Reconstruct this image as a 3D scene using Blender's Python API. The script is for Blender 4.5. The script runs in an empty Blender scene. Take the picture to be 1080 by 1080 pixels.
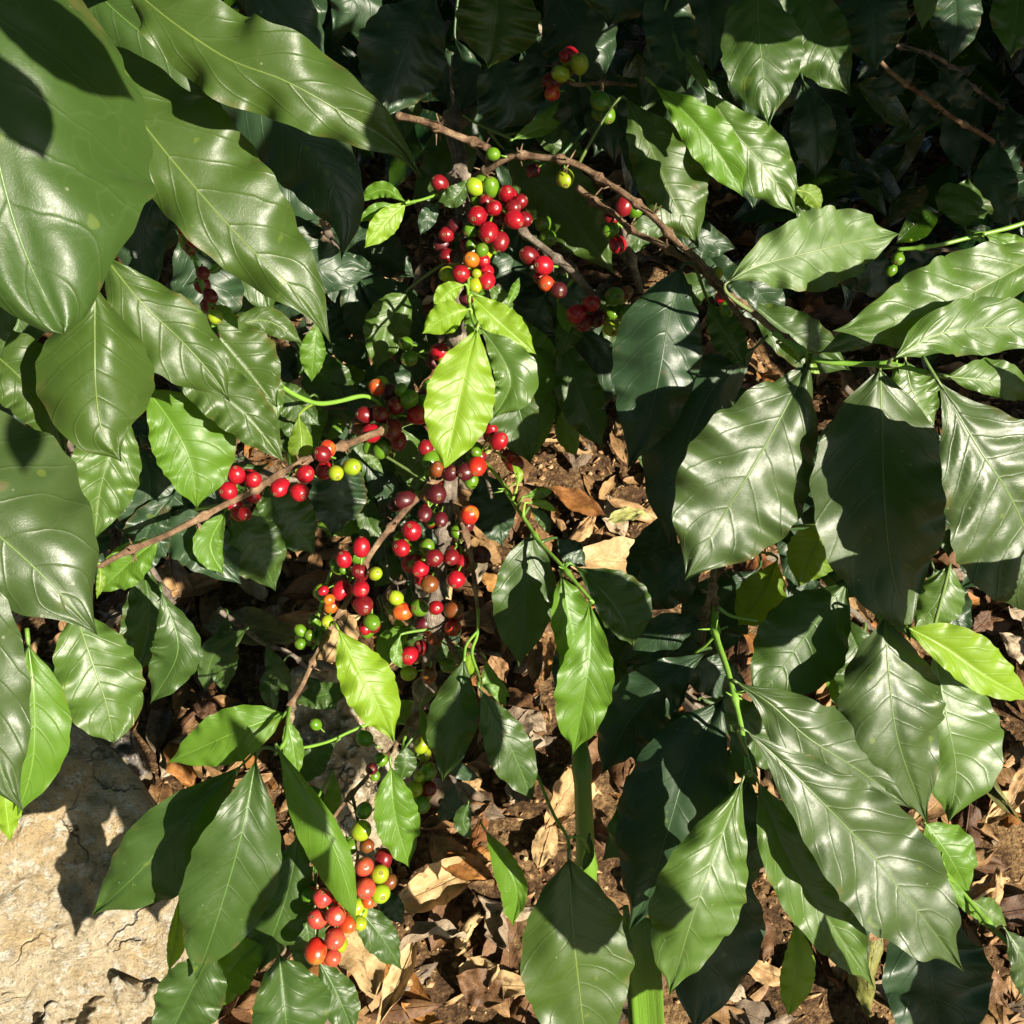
import bpy, bmesh, math, random
from mathutils import Vector, Matrix, noise as mnoise
import numpy as np
random.seed(7)
R = math.radians

# ---------------------------------------------------------------- camera, sky, sun, exposure
scene = bpy.context.scene
COL = scene.collection
H = 1.30
PITCH = 50.0
FPX = 1158.0                      # focal length in pixels of the 1080 px photograph
cam_data = bpy.data.cameras.new("camera")
cam = bpy.data.objects.new("camera", cam_data)
COL.objects.link(cam)
cam.location = (0, 0, H)
cam.rotation_euler = (R(90 - PITCH), 0, 0)
cam_data.sensor_width = 36.0
cam_data.lens = 36.0 * FPX / 1080.0
cam_data.clip_start = 0.01
cam_data.clip_end = 300
scene.camera = cam
RC = Matrix.Rotation(R(90 - PITCH), 3, 'X')

SUN_CAM = Vector((0.58, -0.06, 0.81)).normalized()
SUN = (RC @ SUN_CAM).normalized()
sun_el = math.asin(SUN.z)
sun_az = math.atan2(SUN.x, SUN.y)
world = bpy.data.worlds.new("World")
scene.world = world
world.use_nodes = True
wn = world.node_tree
wn.nodes.clear()
sky = wn.nodes.new('ShaderNodeTexSky')
sky.sky_type = 'NISHITA'
sky.sun_disc = False
sky.sun_elevation = sun_el
sky.sun_rotation = sun_az
bg = wn.nodes.new('ShaderNodeBackground')
bg.inputs[1].default_value = 0.05
wo = wn.nodes.new('ShaderNodeOutputWorld')
wn.links.new(sky.outputs[0], bg.inputs[0])
wn.links.new(bg.outputs[0], wo.inputs[0])
sd = bpy.data.lights.new("sun", 'SUN')
sd.energy = 5.0
sd.angle = R(0.5)
sd.color = (1.0, 0.92, 0.76)
so = bpy.data.objects.new("sun", sd)
COL.objects.link(so)
so.rotation_euler = SUN.to_track_quat('Z', 'Y').to_euler()
scene.view_settings.view_transform = 'Standard'
scene.view_settings.look = 'None'
scene.view_settings.gamma = 1.0
scene.view_settings.exposure = 1.45
scene.cycles.max_bounces = 5
scene.cycles.diffuse_bounces = 2
scene.cycles.glossy_bounces = 2
scene.cycles.transmission_bounces = 2

# ---------------------------------------------------------------- helpers
def at(px, py, d):
    """point of the world seen at photograph pixel (px, py), d metres in front of the lens"""
    c = Vector(((px - 540) / FPX * d, (540 - py) / FPX * d, -d))
    return RC @ c + Vector((0, 0, H))

def ground_depth(py, z=0.0):
    y = (540 - py) / FPX
    return (H - z) / (math.sin(R(PITCH)) - y * math.cos(R(PITCH)))

def to_px(p):
    c = RC.transposed() @ (Vector(p) - Vector((0, 0, H)))
    d = -c.z
    return (540 + c.x / d * FPX, 540 - c.y / d * FPX, d) if d > 1e-4 else (9999, 9999, d)

CAMP = Vector((0, 0, H))

def link(name, verts, faces, mats, parent=None, uvs=None, midx=None, smooth=True):
    me = bpy.data.meshes.new(name)
    me.from_pydata([tuple(v) for v in verts], [], faces)
    for m in mats:
        me.materials.append(m)
    if uvs is not None:
        uvl = me.uv_layers.new(name="UVMap")
        li = np.empty(len(me.loops), dtype=np.int32)
        me.loops.foreach_get("vertex_index", li)
        ua = np.array(uvs, dtype=np.float32)
        uvl.data.foreach_set("uv", ua[li].ravel())
    if midx is not None:
        me.polygons.foreach_set("material_index", np.array(midx, dtype=np.int32))
    if smooth:
        me.polygons.foreach_set("use_smooth", np.ones(len(me.polygons), dtype=bool))
    me.update()
    o = bpy.data.objects.new(name, me)
    COL.objects.link(o)
    if parent is not None:
        o.parent = parent
        o.matrix_parent_inverse = Matrix.Translation(-parent.location)
    return o

def thing(name, label, cat, loc, group=None):
    o = bpy.data.objects.new(name, None)
    o.empty_display_size = 0.02
    COL.objects.link(o)
    o.location = loc
    o['label'] = label
    o['category'] = cat
    if group:
        o['group'] = group
    return o

def tag(o, label, cat, group=None, kind=None):
    if label: o['label'] = label
    if cat: o['category'] = cat
    if group: o['group'] = group
    if kind: o['kind'] = kind
    return o

def catmull(pts, n):
    """n+1 samples of a Catmull-Rom curve through pts (Vectors)"""
    P = [2 * pts[0] - pts[1]] + list(pts) + [2 * pts[-1] - pts[-2]]
    seg = [(P[i + 1] - P[i]).length for i in range(1, len(P) - 2)]
    tot = sum(seg) or 1e-6
    out = []
    for k in range(n + 1):
        s = k / n * tot
        i = 0
        while i < len(seg) - 1 and s > seg[i]:
            s -= seg[i]
            i += 1
        t = min(1.0, s / max(seg[i], 1e-9))
        p0, p1, p2, p3 = P[i], P[i + 1], P[i + 2], P[i + 3]
        out.append(0.5 * ((2 * p1) + (p2 - p0) * t + (2 * p0 - 5 * p1 + 4 * p2 - p3) * t * t + (3 * p1 - p0 - 3 * p2 + p3) * t ** 3))
    return out

def tube_geo(path, rads, ns=8, V=None, F=None, U=None, cap=True):
    V = [] if V is None else V
    F = [] if F is None else F
    base = len(V)
    n = len(path)
    up = Vector((0.3, 0.2, 1)).normalized()
    prev = None
    for i in range(n):
        t = (path[min(i + 1, n - 1)] - path[max(i - 1, 0)])
        t = t.normalized() if t.length > 1e-9 else Vector((0, 0, 1))
        a = (up - t * up.dot(t)) if prev is None else (prev - t * prev.dot(t))
        if a.length < 1e-5:
            a = t.orthogonal()
        a.normalize()
        prev = a
        b = t.cross(a)
        for k in range(ns):
            an = 2 * math.pi * k / ns
            V.append(path[i] + (a * math.cos(an) + b * math.sin(an)) * rads[i])
            if U is not None:
                U.append((i / (n - 1), k / ns))
    for i in range(n - 1):
        for k in range(ns):
            k2 = (k + 1) % ns
            F.append((base + i * ns + k, base + i * ns + k2, base + (i + 1) * ns + k2, base + (i + 1) * ns + k))
    if cap:
        F.append(tuple(base + k for k in range(ns))[::-1])
        F.append(tuple(base + (n - 1) * ns + k for k in range(ns)))
    return V, F

# ---------------------------------------------------------------- materials
def nt_new(name):
    m = bpy.data.materials.new(name)
    m.use_nodes = True
    nt = m.node_tree
    nt.nodes.clear()
    return m, nt

class NB:
    def __init__(s, nt): s.nt = nt
    def n(s, t, **k):
        nd = s.nt.nodes.new(t)
        for a, b in k.items():
            setattr(nd, a, b)
        return nd
    def l(s, a, b): s.nt.links.new(a, b)
    def setin(s, sock, v):
        if hasattr(v, 'is_linked') or hasattr(v, 'links'):
            s.l(v, sock)
        else:
            sock.default_value = v
    def math(s, op, a, b=None, c=None, clamp=False):
        nd = s.n('ShaderNodeMath', operation=op)
        nd.use_clamp = clamp
        s.setin(nd.inputs[0], a)
        if b is not None: s.setin(nd.inputs[1], b)
        if c is not None: s.setin(nd.inputs[2], c)
        return nd.outputs[0]
    def noise(s, scale, detail=4, rough=0.55, vec=None, w=None):
        nd = s.n('ShaderNodeTexNoise')
        nd.inputs['Scale'].default_value = scale
        nd.inputs['Detail'].default_value = detail
        nd.inputs['Roughness'].default_value = rough
        if vec is not None: s.l(vec, nd.inputs['Vector'])
        return nd.outputs[0]
    def mix(s, f, a, b):
        nd = s.n('ShaderNodeMix', data_type='RGBA')
        s.setin(nd.inputs[0], f)
        s.setin(nd.inputs[6], a if not isinstance(a, tuple) else (*a, 1))
        s.setin(nd.inputs[7], b if not isinstance(b, tuple) else (*b, 1))
        return nd.outputs[2]
    def ramp(s, f, stops):
        nd = s.n('ShaderNodeValToRGB')
        while len(nd.color_ramp.elements) < len(stops):
            nd.color_ramp.elements.new(0.5)
        for e, (p, c) in zip(nd.color_ramp.elements, stops):
            e.position = p
            e.color = (*c, 1) if isinstance(c, tuple) else (c, c, c, 1)
        s.l(f, nd.inputs[0])
        return nd.outputs[0]
    def smooth(s, v, lo, hi):
        nd = s.n('ShaderNodeMapRange', interpolation_type='SMOOTHSTEP')
        s.setin(nd.inputs[0], v)
        nd.inputs[1].default_value = lo
        nd.inputs[2].default_value = hi
        return nd.outputs[0]
    def bump(s, h, strength, dist, normal=None):
        nd = s.n('ShaderNodeBump')
        nd.inputs['Strength'].default_value = strength
        nd.inputs['Distance'].default_value = dist
        s.l(h, nd.inputs['Height'])
        if normal is not None: s.l(normal, nd.inputs['Normal'])
        return nd.outputs[0]

NV = 9.0     # pairs of lateral veins
KV = 1.9     # how far the veins sweep towards the tip
def leaf_material(name, c1, c2, vein, trans, rough, spots=0.0, specks=0.0, spec=0.5, tw=0.28, under=None):
    m, nt = nt_new(name)
    b = NB(nt)
    uv = b.n('ShaderNodeUVMap', uv_map="UVMap").outputs[0]
    sep = b.n('ShaderNodeSeparateXYZ'); b.l(uv, sep.inputs[0])
    u = sep.outputs[0]
    v = b.math('MULTIPLY_ADD', sep.outputs[1], 2.0, -1.0)
    av = b.math('ABSOLUTE', v)
    tc = b.n('ShaderNodeTexCoord').outputs['Object']
    info = b.n('ShaderNodeObjectInfo').outputs['Random']
    wob = b.math('ADD', b.math('MULTIPLY_ADD', b.noise(60, 2, 0.5, tc), 0.22, -0.11), b.math('MULTIPLY_ADD', b.noise(14, 1, 0.5, tc), 0.7, -0.35))
    curve = b.math('POWER', av, 1.25)
    s = b.math('ADD', b.math('MULTIPLY_ADD', u, NV, b.math('MULTIPLY', curve, -KV)), wob)
    fr = b.math('FRACT', s)
    dist = b.math('ABSOLUTE', b.math('SUBTRACT', fr, 0.5))            # 0.5 on a vein
    vw = b.math('MULTIPLY_ADD', av, 0.018, 0.470)                     # veins thin out to the margin
    latv = b.smooth(b.math('SUBTRACT', dist, vw), -0.012, 0.012)
    latw = b.smooth(dist, 0.30, 0.5)
    midv = b.math('SUBTRACT', 1.0, b.smooth(av, 0.012, 0.04))
    veins = b.math('MAXIMUM', b.math('MULTIPLY', latv, 0.26), midv)
    # fine reticulate veins
    vor = b.n('ShaderNodeTexVoronoi', feature='DISTANCE_TO_EDGE')
    vor.inputs['Scale'].default_value = 520
    b.l(tc, vor.inputs['Vector'])
    ret = b.smooth(vor.outputs['Distance'], 0.0, 0.10)
    big = b.noise(22, 4, 0.6, tc)
    mot = b.noise(140, 5, 0.65, tc)
    f = b.math('ADD', b.math('MULTIPLY', b.smooth(big, 0.35, 0.68), 0.65), b.math('MULTIPLY', b.math('SUBTRACT', mot, 0.43), 1.7), clamp=True)
    f = b.math('ADD', f, b.math('MULTIPLY_ADD', info, 0.5, -0.25), clamp=True)
    col = b.mix(f, c1, c2)
    col = b.mix(b.math('MULTIPLY', latw, 0.12), col, vein)
    col = b.mix(veins, col, vein)
    col = b.mix(b.math('MULTIPLY', b.math('SUBTRACT', 1.0, ret), 0.22), col, vein)
    # paler margin
    col = b.mix(b.math('MULTIPLY', b.smooth(av, 0.955, 1.0), 0.45), col, vein)
    # yellow flecks
    yf = b.smooth(b.noise(95, 1, 0.3, b.math_vec(tc, info) if hasattr(b, 'math_vec') else tc), 0.735, 0.79)
    col = b.mix(b.math('MULTIPLY', yf, 0.5), col, (0.30, 0.36, 0.04))
    # white dust specks
    dv = b.n('ShaderNodeTexVoronoi'); dv.inputs['Scale'].default_value = 170
    b.l(tc, dv.inputs['Vector'])
    dsep = b.n('ShaderNodeSeparateColor'); b.l(dv.outputs['Color'], dsep.inputs[0])
    dust = b.math('MULTIPLY', b.math('SUBTRACT', 1.0, b.smooth(dv.outputs['Distance'], 0.09, 0.16)), b.math('GREATER_THAN', dsep.outputs[0], 0.955))
    col = b.mix(b.math('MULTIPLY', dust, 0.7), col, (0.62, 0.60, 0.50))
    # brown disease spots
    bv = b.n('ShaderNodeTexVoronoi'); bv.inputs['Scale'].default_value = 34
    wv = b.n('ShaderNodeVectorMath', operation='ADD')
    nv = b.n('ShaderNodeTexNoise'); nv.inputs['Scale'].default_value = 120
    b.l(tc, nv.inputs['Vector'])
    sc_ = b.n('ShaderNodeVectorMath', operation='SCALE'); sc_.inputs['Scale'].default_value = 0.006
    b.l(nv.outputs['Color'], sc_.inputs[0]); b.l(tc, wv.inputs[0]); b.l(sc_.outputs[0], wv.inputs[1])
    b.l(wv.outputs[0], bv.inputs['Vector'])
    bsep = b.n('ShaderNodeSeparateColor'); b.l(bv.outputs['Color'], bsep.inputs[0])
    rad = b.math('MULTIPLY_ADD', bsep.outputs[1], 0.09, 0.04)
    sp = b.math('MULTIPLY', b.math('LESS_THAN', bv.outputs['Distance'], rad), b.math('GREATER_THAN', bsep.outputs[0], 0.86 - spots * 0.28))
    halo = b.math('MULTIPLY', b.math('SUBTRACT', 1.0, b.smooth(b.math('SUBTRACT', bv.outputs['Distance'], rad), 0.0, 0.07)), b.math('GREATER_THAN', bsep.outputs[0], 0.86 - spots * 0.28))
    col = b.mix(b.math('MULTIPLY', halo, 0.45), col, (0.16, 0.13, 0.02))
    col = b.mix(sp, col, (0.13, 0.045, 0.018))
    if specks > 0:
        k = b.n('ShaderNodeTexVoronoi'); k.inputs['Scale'].default_value = 420
        b.l(tc, k.inputs['Vector'])
        ks = b.n('ShaderNodeSeparateColor'); b.l(k.outputs['Color'], ks.inputs[0])
        patch = b.smooth(b.noise(45, 2, 0.5, tc), 0.42, 0.60)
        kk = b.math('MULTIPLY', b.math('LESS_THAN', k.outputs['Distance'], b.math('MULTIPLY', ks.outputs[1], 0.42)), b.math('GREATER_THAN', ks.outputs[0], 0.45))
        col = b.mix(b.math('MULTIPLY', b.math('MULTIPLY', kk, patch), specks), col, (0.02, 0.03, 0.015))
    # scorched tips and margins
    sc1 = b.smooth(b.noise(30, 3, 0.6, tc), 0.565, 0.62)
    edge = b.math('MAXIMUM', b.smooth(av, 0.80, 0.97), b.smooth(u, 0.90, 1.0))
    burn = b.math('MULTIPLY', b.math('MULTIPLY', sc1, edge), 0.85)
    col = b.mix(burn, col, (0.16, 0.075, 0.028))
    # faint dry water marks
    wmk = b.smooth(b.math('ABSOLUTE', b.math('SUBTRACT', b.noise(26, 2, 0.5, tc), 0.56)), 0.0, 0.012)
    col = b.mix(b.math('MULTIPLY', b.math('SUBTRACT', 1.0, wmk), 0.16), col, (0.22, 0.24, 0.14))
    # underside: paler and matt
    geo = b.n('ShaderNodeNewGeometry').outputs['Backfacing']
    und = under or tuple(min(1, x * 1.35 + 0.015) for x in c2)
    col = b.mix(b.math('MULTIPLY', geo, 0.75), col, und)
    # bump
    h = b.math('ADD', b.math('MULTIPLY', b.math('POWER', b.math('MULTIPLY', dist, 2.0), 14.0), -0.45), b.math('MULTIPLY', ret, 0.035))
    h = b.math('ADD', h, b.math('MULTIPLY', b.noise(60, 2, 0.45, tc), 0.9))
    h = b.math('ADD', h, b.math('MULTIPLY', b.noise(380, 4, 0.7, tc), 0.14))
    nrm = b.bump(h, 0.5, 0.0010)
    p = b.n('ShaderNodeBsdfPrincipled')
    b.l(col, p.inputs['Base Color'])
    rg = b.math('ADD', b.math('MULTIPLY_ADD', b.noise(38, 5, 0.7, tc), 0.26, rough - 0.13), b.math('MULTIPLY', geo, 0.22))
    rg = b.math('ADD', rg, b.math('MULTIPLY', b.math('MAXIMUM', veins, sp), 0.12))
    rg = b.math('ADD', rg, b.math('MULTIPLY_ADD', b.noise(230, 4, 0.75, tc), 0.30, -0.14))
    b.l(rg, p.inputs['Roughness'])
    p.inputs['IOR'].default_value = 1.45
    p.inputs['Specular IOR Level'].default_value = spec
    b.l(nrm, p.inputs['Normal'])
    tr = b.n('ShaderNodeBsdfTranslucent')
    tcol = b.mix(b.math('MAXIMUM', b.math('MULTIPLY', veins, 0.6), sp), trans, tuple(x * 0.45 for x in trans))
    tcol = b.mix(b.math('MULTIPLY', f, 0.35), tcol, tuple(x * 0.65 for x in trans))
    b.l(tcol, tr.inputs['Color'])
    b.l(nrm, tr.inputs['Normal'])
    mx = b.n('ShaderNodeMixShader')
    mx.inputs[0].default_value = tw
    b.l(p.outputs[0], mx.inputs[1]); b.l(tr.outputs[0], mx.inputs[2])
    out = b.n('ShaderNodeOutputMaterial')
    b.l(mx.outputs[0], out.inputs[0])
    return m

LM = {
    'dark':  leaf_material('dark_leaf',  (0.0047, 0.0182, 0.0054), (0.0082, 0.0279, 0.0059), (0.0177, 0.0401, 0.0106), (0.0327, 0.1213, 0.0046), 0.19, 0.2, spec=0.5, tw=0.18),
    'green': leaf_material('green_leaf', (0.0115, 0.0342, 0.0016), (0.0220, 0.0503, 0.0019), (0.0254, 0.0504, 0.0044), (0.0754, 0.2514, 0.0042), 0.18, 0.35, spec=0.5, tw=0.27),
    'olive': leaf_material('olive_leaf', (0.0148, 0.0396, 0.0011), (0.0272, 0.0561, 0.0013), (0.0350, 0.0507, 0.0029), (0.1190, 0.2539, 0.0040), 0.19, 0.25, spec=0.5, tw=0.28),
    'grey':  leaf_material('grey_green_leaf', (0.0113, 0.0305, 0.0031), (0.0228, 0.0450, 0.0041), (0.0428, 0.0630, 0.0092), (0.0715, 0.1966, 0.0054), 0.20, 0.5, spec=0.6, tw=0.19),
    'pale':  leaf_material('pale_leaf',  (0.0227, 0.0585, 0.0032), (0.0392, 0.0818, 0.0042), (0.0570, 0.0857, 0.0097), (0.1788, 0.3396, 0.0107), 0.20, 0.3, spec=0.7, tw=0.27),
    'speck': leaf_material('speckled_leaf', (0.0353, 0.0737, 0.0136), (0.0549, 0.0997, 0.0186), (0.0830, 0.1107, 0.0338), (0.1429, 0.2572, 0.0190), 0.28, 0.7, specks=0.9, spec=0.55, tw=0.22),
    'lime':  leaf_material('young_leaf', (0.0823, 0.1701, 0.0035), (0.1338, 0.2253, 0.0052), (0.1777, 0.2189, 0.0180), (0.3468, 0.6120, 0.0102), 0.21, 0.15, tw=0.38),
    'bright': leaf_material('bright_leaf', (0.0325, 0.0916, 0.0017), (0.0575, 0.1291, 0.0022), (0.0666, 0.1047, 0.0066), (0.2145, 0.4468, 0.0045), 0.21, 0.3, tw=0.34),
    'yellow': leaf_material('yellowing_leaf', (0.0627, 0.1260, 0.0032), (0.0912, 0.1575, 0.0040), (0.0836, 0.1328, 0.0108), (0.3578, 0.5113, 0.0085), 0.32, 0.9, tw=0.40),
}

def simple_mat(name, fn):
    m, nt = nt_new(name)
    b = NB(nt)
    p = b.n('ShaderNodeBsdfPrincipled')
    out = b.n('ShaderNodeOutputMaterial')
    b.l(p.outputs[0], out.inputs[0])
    fn(b, p, b.n('ShaderNodeTexCoord').outputs['Object'])
    return m

def stem_mat(name, col, rough=0.4):
    def fn(b, p, tc):
        f = b.noise(90, 3, 0.6, tc)
        b.l(b.mix(f, tuple(c * 0.75 for c in col), tuple(c * 1.2 for c in col)), p.inputs['Base Color'])
        p.inputs['Roughness'].default_value = rough
        b.l(b.bump(b.noise(300, 3, 0.6, tc), 0.4, 0.0006), p.inputs['Normal'])
    return simple_mat(name, fn)
STEM = stem_mat('green_stem', (0.14, 0.27, 0.035))
RIB = {k: stem_mat(k + '_midrib', c) for k, c in {
    'dark': (0.034, 0.071, 0.020), 'green': (0.068, 0.136, 0.024), 'olive': (0.095, 0.143, 0.027), 'grey': (0.082, 0.136, 0.031),
    'pale': (0.122, 0.177, 0.054), 'speck': (0.136, 0.177, 0.068), 'lime': (0.177, 0.286, 0.034), 'bright': (0.109, 0.204, 0.027), 'yellow': (0.163, 0.231, 0.027)}.items()}

def bark_mat(name, c1, c2, c3):
    def fn(b, p, tc):
        uv = b.n('ShaderNodeUVMap', uv_map="UVMap").outputs[0]
        mp = b.n('ShaderNodeMapping'); mp.inputs['Scale'].default_value = (6, 40, 1)
        b.l(uv, mp.inputs[0])
        st = b.noise(2.2, 5, 0.65, mp.outputs[0])
        n2 = b.noise(70, 5, 0.65, tc)
        col = b.ramp(b.math('MULTIPLY_ADD', st, 0.5, b.math('MULTIPLY', n2, 0.5)), [(0.40, c1), (0.5, c2), (0.60, c3)])
        b.l(col, p.inputs['Base Color'])
        p.inputs['Roughness'].default_value = 0.75
        h = b.math('ADD', st, b.noise(420, 3, 0.6, tc))
        b.l(b.bump(h, 0.9, 0.0016), p.inputs['Normal'])
    return simple_mat(name, fn)
BARK = bark_mat('grey_bark', (0.05, 0.035, 0.025), (0.15, 0.115, 0.085), (0.34, 0.28, 0.22))
BARK2 = bark_mat('brown_bark', (0.055, 0.028, 0.016), (0.20, 0.11, 0.055), (0.42, 0.29, 0.18))

def cherry_mat(name, c1, c2, c3, lo=0.45, hi=0.62, rough=0.25):
    def fn(b, p, tc):
        info = b.n('ShaderNodeObjectInfo').outputs['Random']
        off = b.n('ShaderNodeVectorMath', operation='ADD')
        cmb = b.n('ShaderNodeCombineXYZ')
        b.l(b.math('MULTIPLY', info, 37.0), cmb.inputs[0]); b.l(b.math('MULTIPLY', info, 11.0), cmb.inputs[1])
        b.l(tc, off.inputs[0]); b.l(cmb.outputs[0], off.inputs[1])
        v = off.outputs[0]
        f = b.smooth(b.noise(75, 3, 0.55, v), lo, hi)
        sx = b.n('ShaderNodeSeparateXYZ'); b.l(tc, sx.inputs[0])
        ax_ = b.math('ADD', b.math('MULTIPLY', sx.outputs[2], 60.0), b.math('MULTIPLY_ADD', info, 1.6, -0.9))
        f = b.math('ADD', b.math('MULTIPLY', f, 0.8), b.math('MULTIPLY', b.smooth(ax_, -0.3, 0.9), 0.55), clamp=True)
        col = b.mix(f, c1, c2)
        fine = b.smooth(b.noise(900, 2, 0.5, v), 0.62, 0.72)
        col = b.mix(b.math('MULTIPLY', fine, 0.35), col, c3)
        sm = b.smooth(b.noise(190, 3, 0.6, v), 0.66, 0.74)
        col = b.mix(b.math('MULTIPLY', sm, 0.35), col, (0.10, 0.045, 0.02))
        col = b.mix(b.math('MULTIPLY_ADD', info, 0.35, 0.0), col, tuple(x * 0.55 for x in c1))
        b.l(col, p.inputs['Base Color'])
        b.l(b.math('MULTIPLY_ADD', b.noise(200, 3, 0.6, v), 0.25, rough - 0.08), p.inputs['Roughness'])
        b.l(b.bump(b.noise(160, 3, 0.5, v), 0.28, 0.0012), p.inputs['Normal'])
    return simple_mat(name, fn)
CM = {
    'red':    cherry_mat('red_cherry', (0.30, 0.005, 0.014), (0.20, 0.004, 0.010), (0.42, 0.08, 0.04)),
    'dred':   cherry_mat('dark_red_cherry', (0.17, 0.006, 0.010), (0.11, 0.005, 0.008), (0.22, 0.05, 0.03)),
    'maroon': cherry_mat('maroon_cherry', (0.075, 0.005, 0.010), (0.045, 0.005, 0.007), (0.14, 0.03, 0.02), rough=0.33),
    'pink':   cherry_mat('pink_red_cherry', (0.42, 0.030, 0.030), (0.40, 0.075, 0.030), (0.50, 0.16, 0.08)),
    'orange': cherry_mat('orange_cherry', (0.42, 0.075, 0.008), (0.44, 0.20, 0.014), (0.45, 0.22, 0.04)),
    'ored':   cherry_mat('mottled_cherry', (0.36, 0.014, 0.008), (0.40, 0.13, 0.016), (0.42, 0.20, 0.04), 0.50, 0.64),
    'brown':  cherry_mat('brown_cherry', (0.17, 0.035, 0.010), (0.12, 0.055, 0.012), (0.20, 0.10, 0.03)),
    'green':  cherry_mat('green_cherry', (0.065, 0.155, 0.008), (0.10, 0.19, 0.010), (0.18, 0.25, 0.05)),
    'yg':     cherry_mat('yellow_green_cherry', (0.20, 0.29, 0.012), (0.28, 0.30, 0.014), (0.32, 0.34, 0.07)),
}
CALYX = stem_mat('calyx_scar', (0.17, 0.10, 0.045), 0.7)

# ---------------------------------------------------------------- leaves
def profile(u):
    if u <= 0 or u >= 1: return 0.0
    f = math.sin(math.pi * u ** 0.90) ** 0.95
    if u > 0.80:
        x = (u - 0.80) / 0.20
        f *= 1 - 0.55 * x * x * (3 - 2 * x)
    if u < 0.12:
        f *= 0.75 + 0.25 * u / 0.12
    return f
PMAX = max(profile(i / 200) for i in range(201))

leaf_no = 0
TWIGS = {}
def leaf_mesh(name, pts3, wa, wb, kind, parent, viewer, roll=0.0, fold=12.0, wave=1.0, nw=4.0, curl=0.3, petiole=0.018,
              quilt=1.0, nu=60, nh=8, blunt=0.0, seed=0, twist=0.0, hole=False, va=None):
    """blade grown round a midrib curve; wa, wb = half widths (m) as seen by the viewer; side a is T x toViewer"""
    rnd = random.Random(seed * 13 + 5)
    C = catmull(pts3, nu)
    length = sum((C[i + 1] - C[i]).length for i in range(nu))
    V, U = [], []
    pa, pb = rnd.uniform(0, 6.28), rnd.uniform(0, 6.28)
    nwa, nwb = nw * rnd.uniform(0.85, 1.2), nw * rnd.uniform(0.85, 1.2)
    W0 = 0.5 * (wa + wb)
    cols = 2 * nh + 1
    frames = []
    vk = rnd.uniform(0.72, 1.12)
    va = va or rnd.uniform(0.9, 1.35)
    for i in range(nu + 1):
        u = i / nu
        T = (C[min(i + 1, nu)] - C[max(i - 1, 0)]).normalized()
        Vw = (viewer - C[i]).normalized()
        A = T.cross(Vw)
        if A.length < 1e-4: A = T.orthogonal()
        A.normalize()
        N = A.cross(T).normalized()
        frames.append((T, A, N))
        f = profile(u ** va) / PMAX
        if blunt: f = f * (1 - blunt) + blunt * (max(0, 1 - abs(2 * u - 1) ** 2.6)) ** 0.5
        r = R(roll + twist * (u - 0.5))
        camx = (RC.transposed() @ A).x
        phi = -r * (1 if camx >= 0 else -1) * max(abs(camx), 0.45) * -1
        # phi > 0 : the a side turns away from the viewer
        phi = r * camx
        for j in range(cols):
            vv = (j - nh) / nh
            side = 1 if vv < 0 else -1          # side a for negative v
            av = abs(vv)
            th = R(fold) + (phi if side > 0 else -phi)
            th = max(-1.15, min(1.15, th))
            w = (wa if side > 0 else wb) / math.cos(th)
            jag = 1 + 0.030 * math.cos(2 * math.pi * (u * NV * vk - KV)) * min(1, 0.5 + wave * 0.5) + 0.045 * mnoise.noise(Vector((u * 7, seed * 5.1, side * 3))) + 0.016 * mnoise.noise(Vector((u * 22, seed * 3.1, side)))
            w *= f * jag
            sgn = 1 if side > 0 else -1
            # across the blade the angle bends a little more towards the margin
            ang0 = th
            thc = curl * (av - 0.5)
            ang = max(-1.4, min(1.4, ang0 + thc * 0.6))
            off = A * (sgn * av * w * math.cos(ang0)) - N * (av * w * math.sin(ang))
            ph = pa if side > 0 else pb
            kw = nwa if side > 0 else nwb
            wv = math.sin(2 * math.pi * kw * u + ph) + 0.35 * math.sin(2 * math.pi * kw * 2.1 * u + ph * 2)
            off += N * (wave * 0.19 * W0 * wv * av ** 2.2 * min(1, f * 1.5))
            s = u * NV * vk - (av ** 1.25) * KV
            q = abs(math.sin(math.pi * (s + 0.0)))      # 0 on the veins (veins at integer s -> fract .0/.5 shift below)
            q2 = q ** 0.8
            off += N * (quilt * 0.038 * W0 * (q2 - 0.5) * min(1, av * 3) * (1 - 0.55 * av) * min(1, f * 1.3))
            off += N * (0.16 * W0 * mnoise.noise(Vector((u * 3.2, vv * 1.3, seed * 1.7))))
            off -= N * (0.05 * W0 * math.exp(-(av / 0.10) ** 2) * 0.6)
            V.append(C[i] + off)
            U.append((u * vk, 0.5 + 0.5 * vv))
    F, MI = [], []
    for i in range(nu):
        for j in range(cols - 1):
            a0 = i * cols + j
            if hole and i in (int(nu * .40), int(nu * .40) + 1, int(nu * .40) + 2) and j in (nh - 4, nh - 3):
                continue
            F.append((a0, a0 + 1, a0 + cols + 1, a0 + cols))
            MI.append(0)
    # midrib and petiole
    T0 = frames[0][0]
    path, rad = [], []
    back = -T0 * petiole + frames[0][2] * (-0.3 * petiole)
    near = min(TWIGS.get(parent.name, []), key=lambda q: (q - C[0]).length, default=None) if parent is not None else None
    if near is not None and (near - C[0]).length < 0.075:
        k_ = (near - C[0]).length
        c1 = C[0] - T0 * min(petiole, k_ * 0.6)
        for k in range(7):
            t = 1 - k / 7
            path.append(C[0] * (1 - t) ** 2 + c1 * (2 * t * (1 - t)) + near * t * t)
            rad.append(0.0010 + 0.0004 * t)
    else:
        for k in range(4):
            t = k / 4
            path.append(C[0] + back * (1 - t) ** 1.0)
            rad.append(0.0011)
    rs = max(0.0006, min(0.0013, W0 * 0.024))
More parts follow.
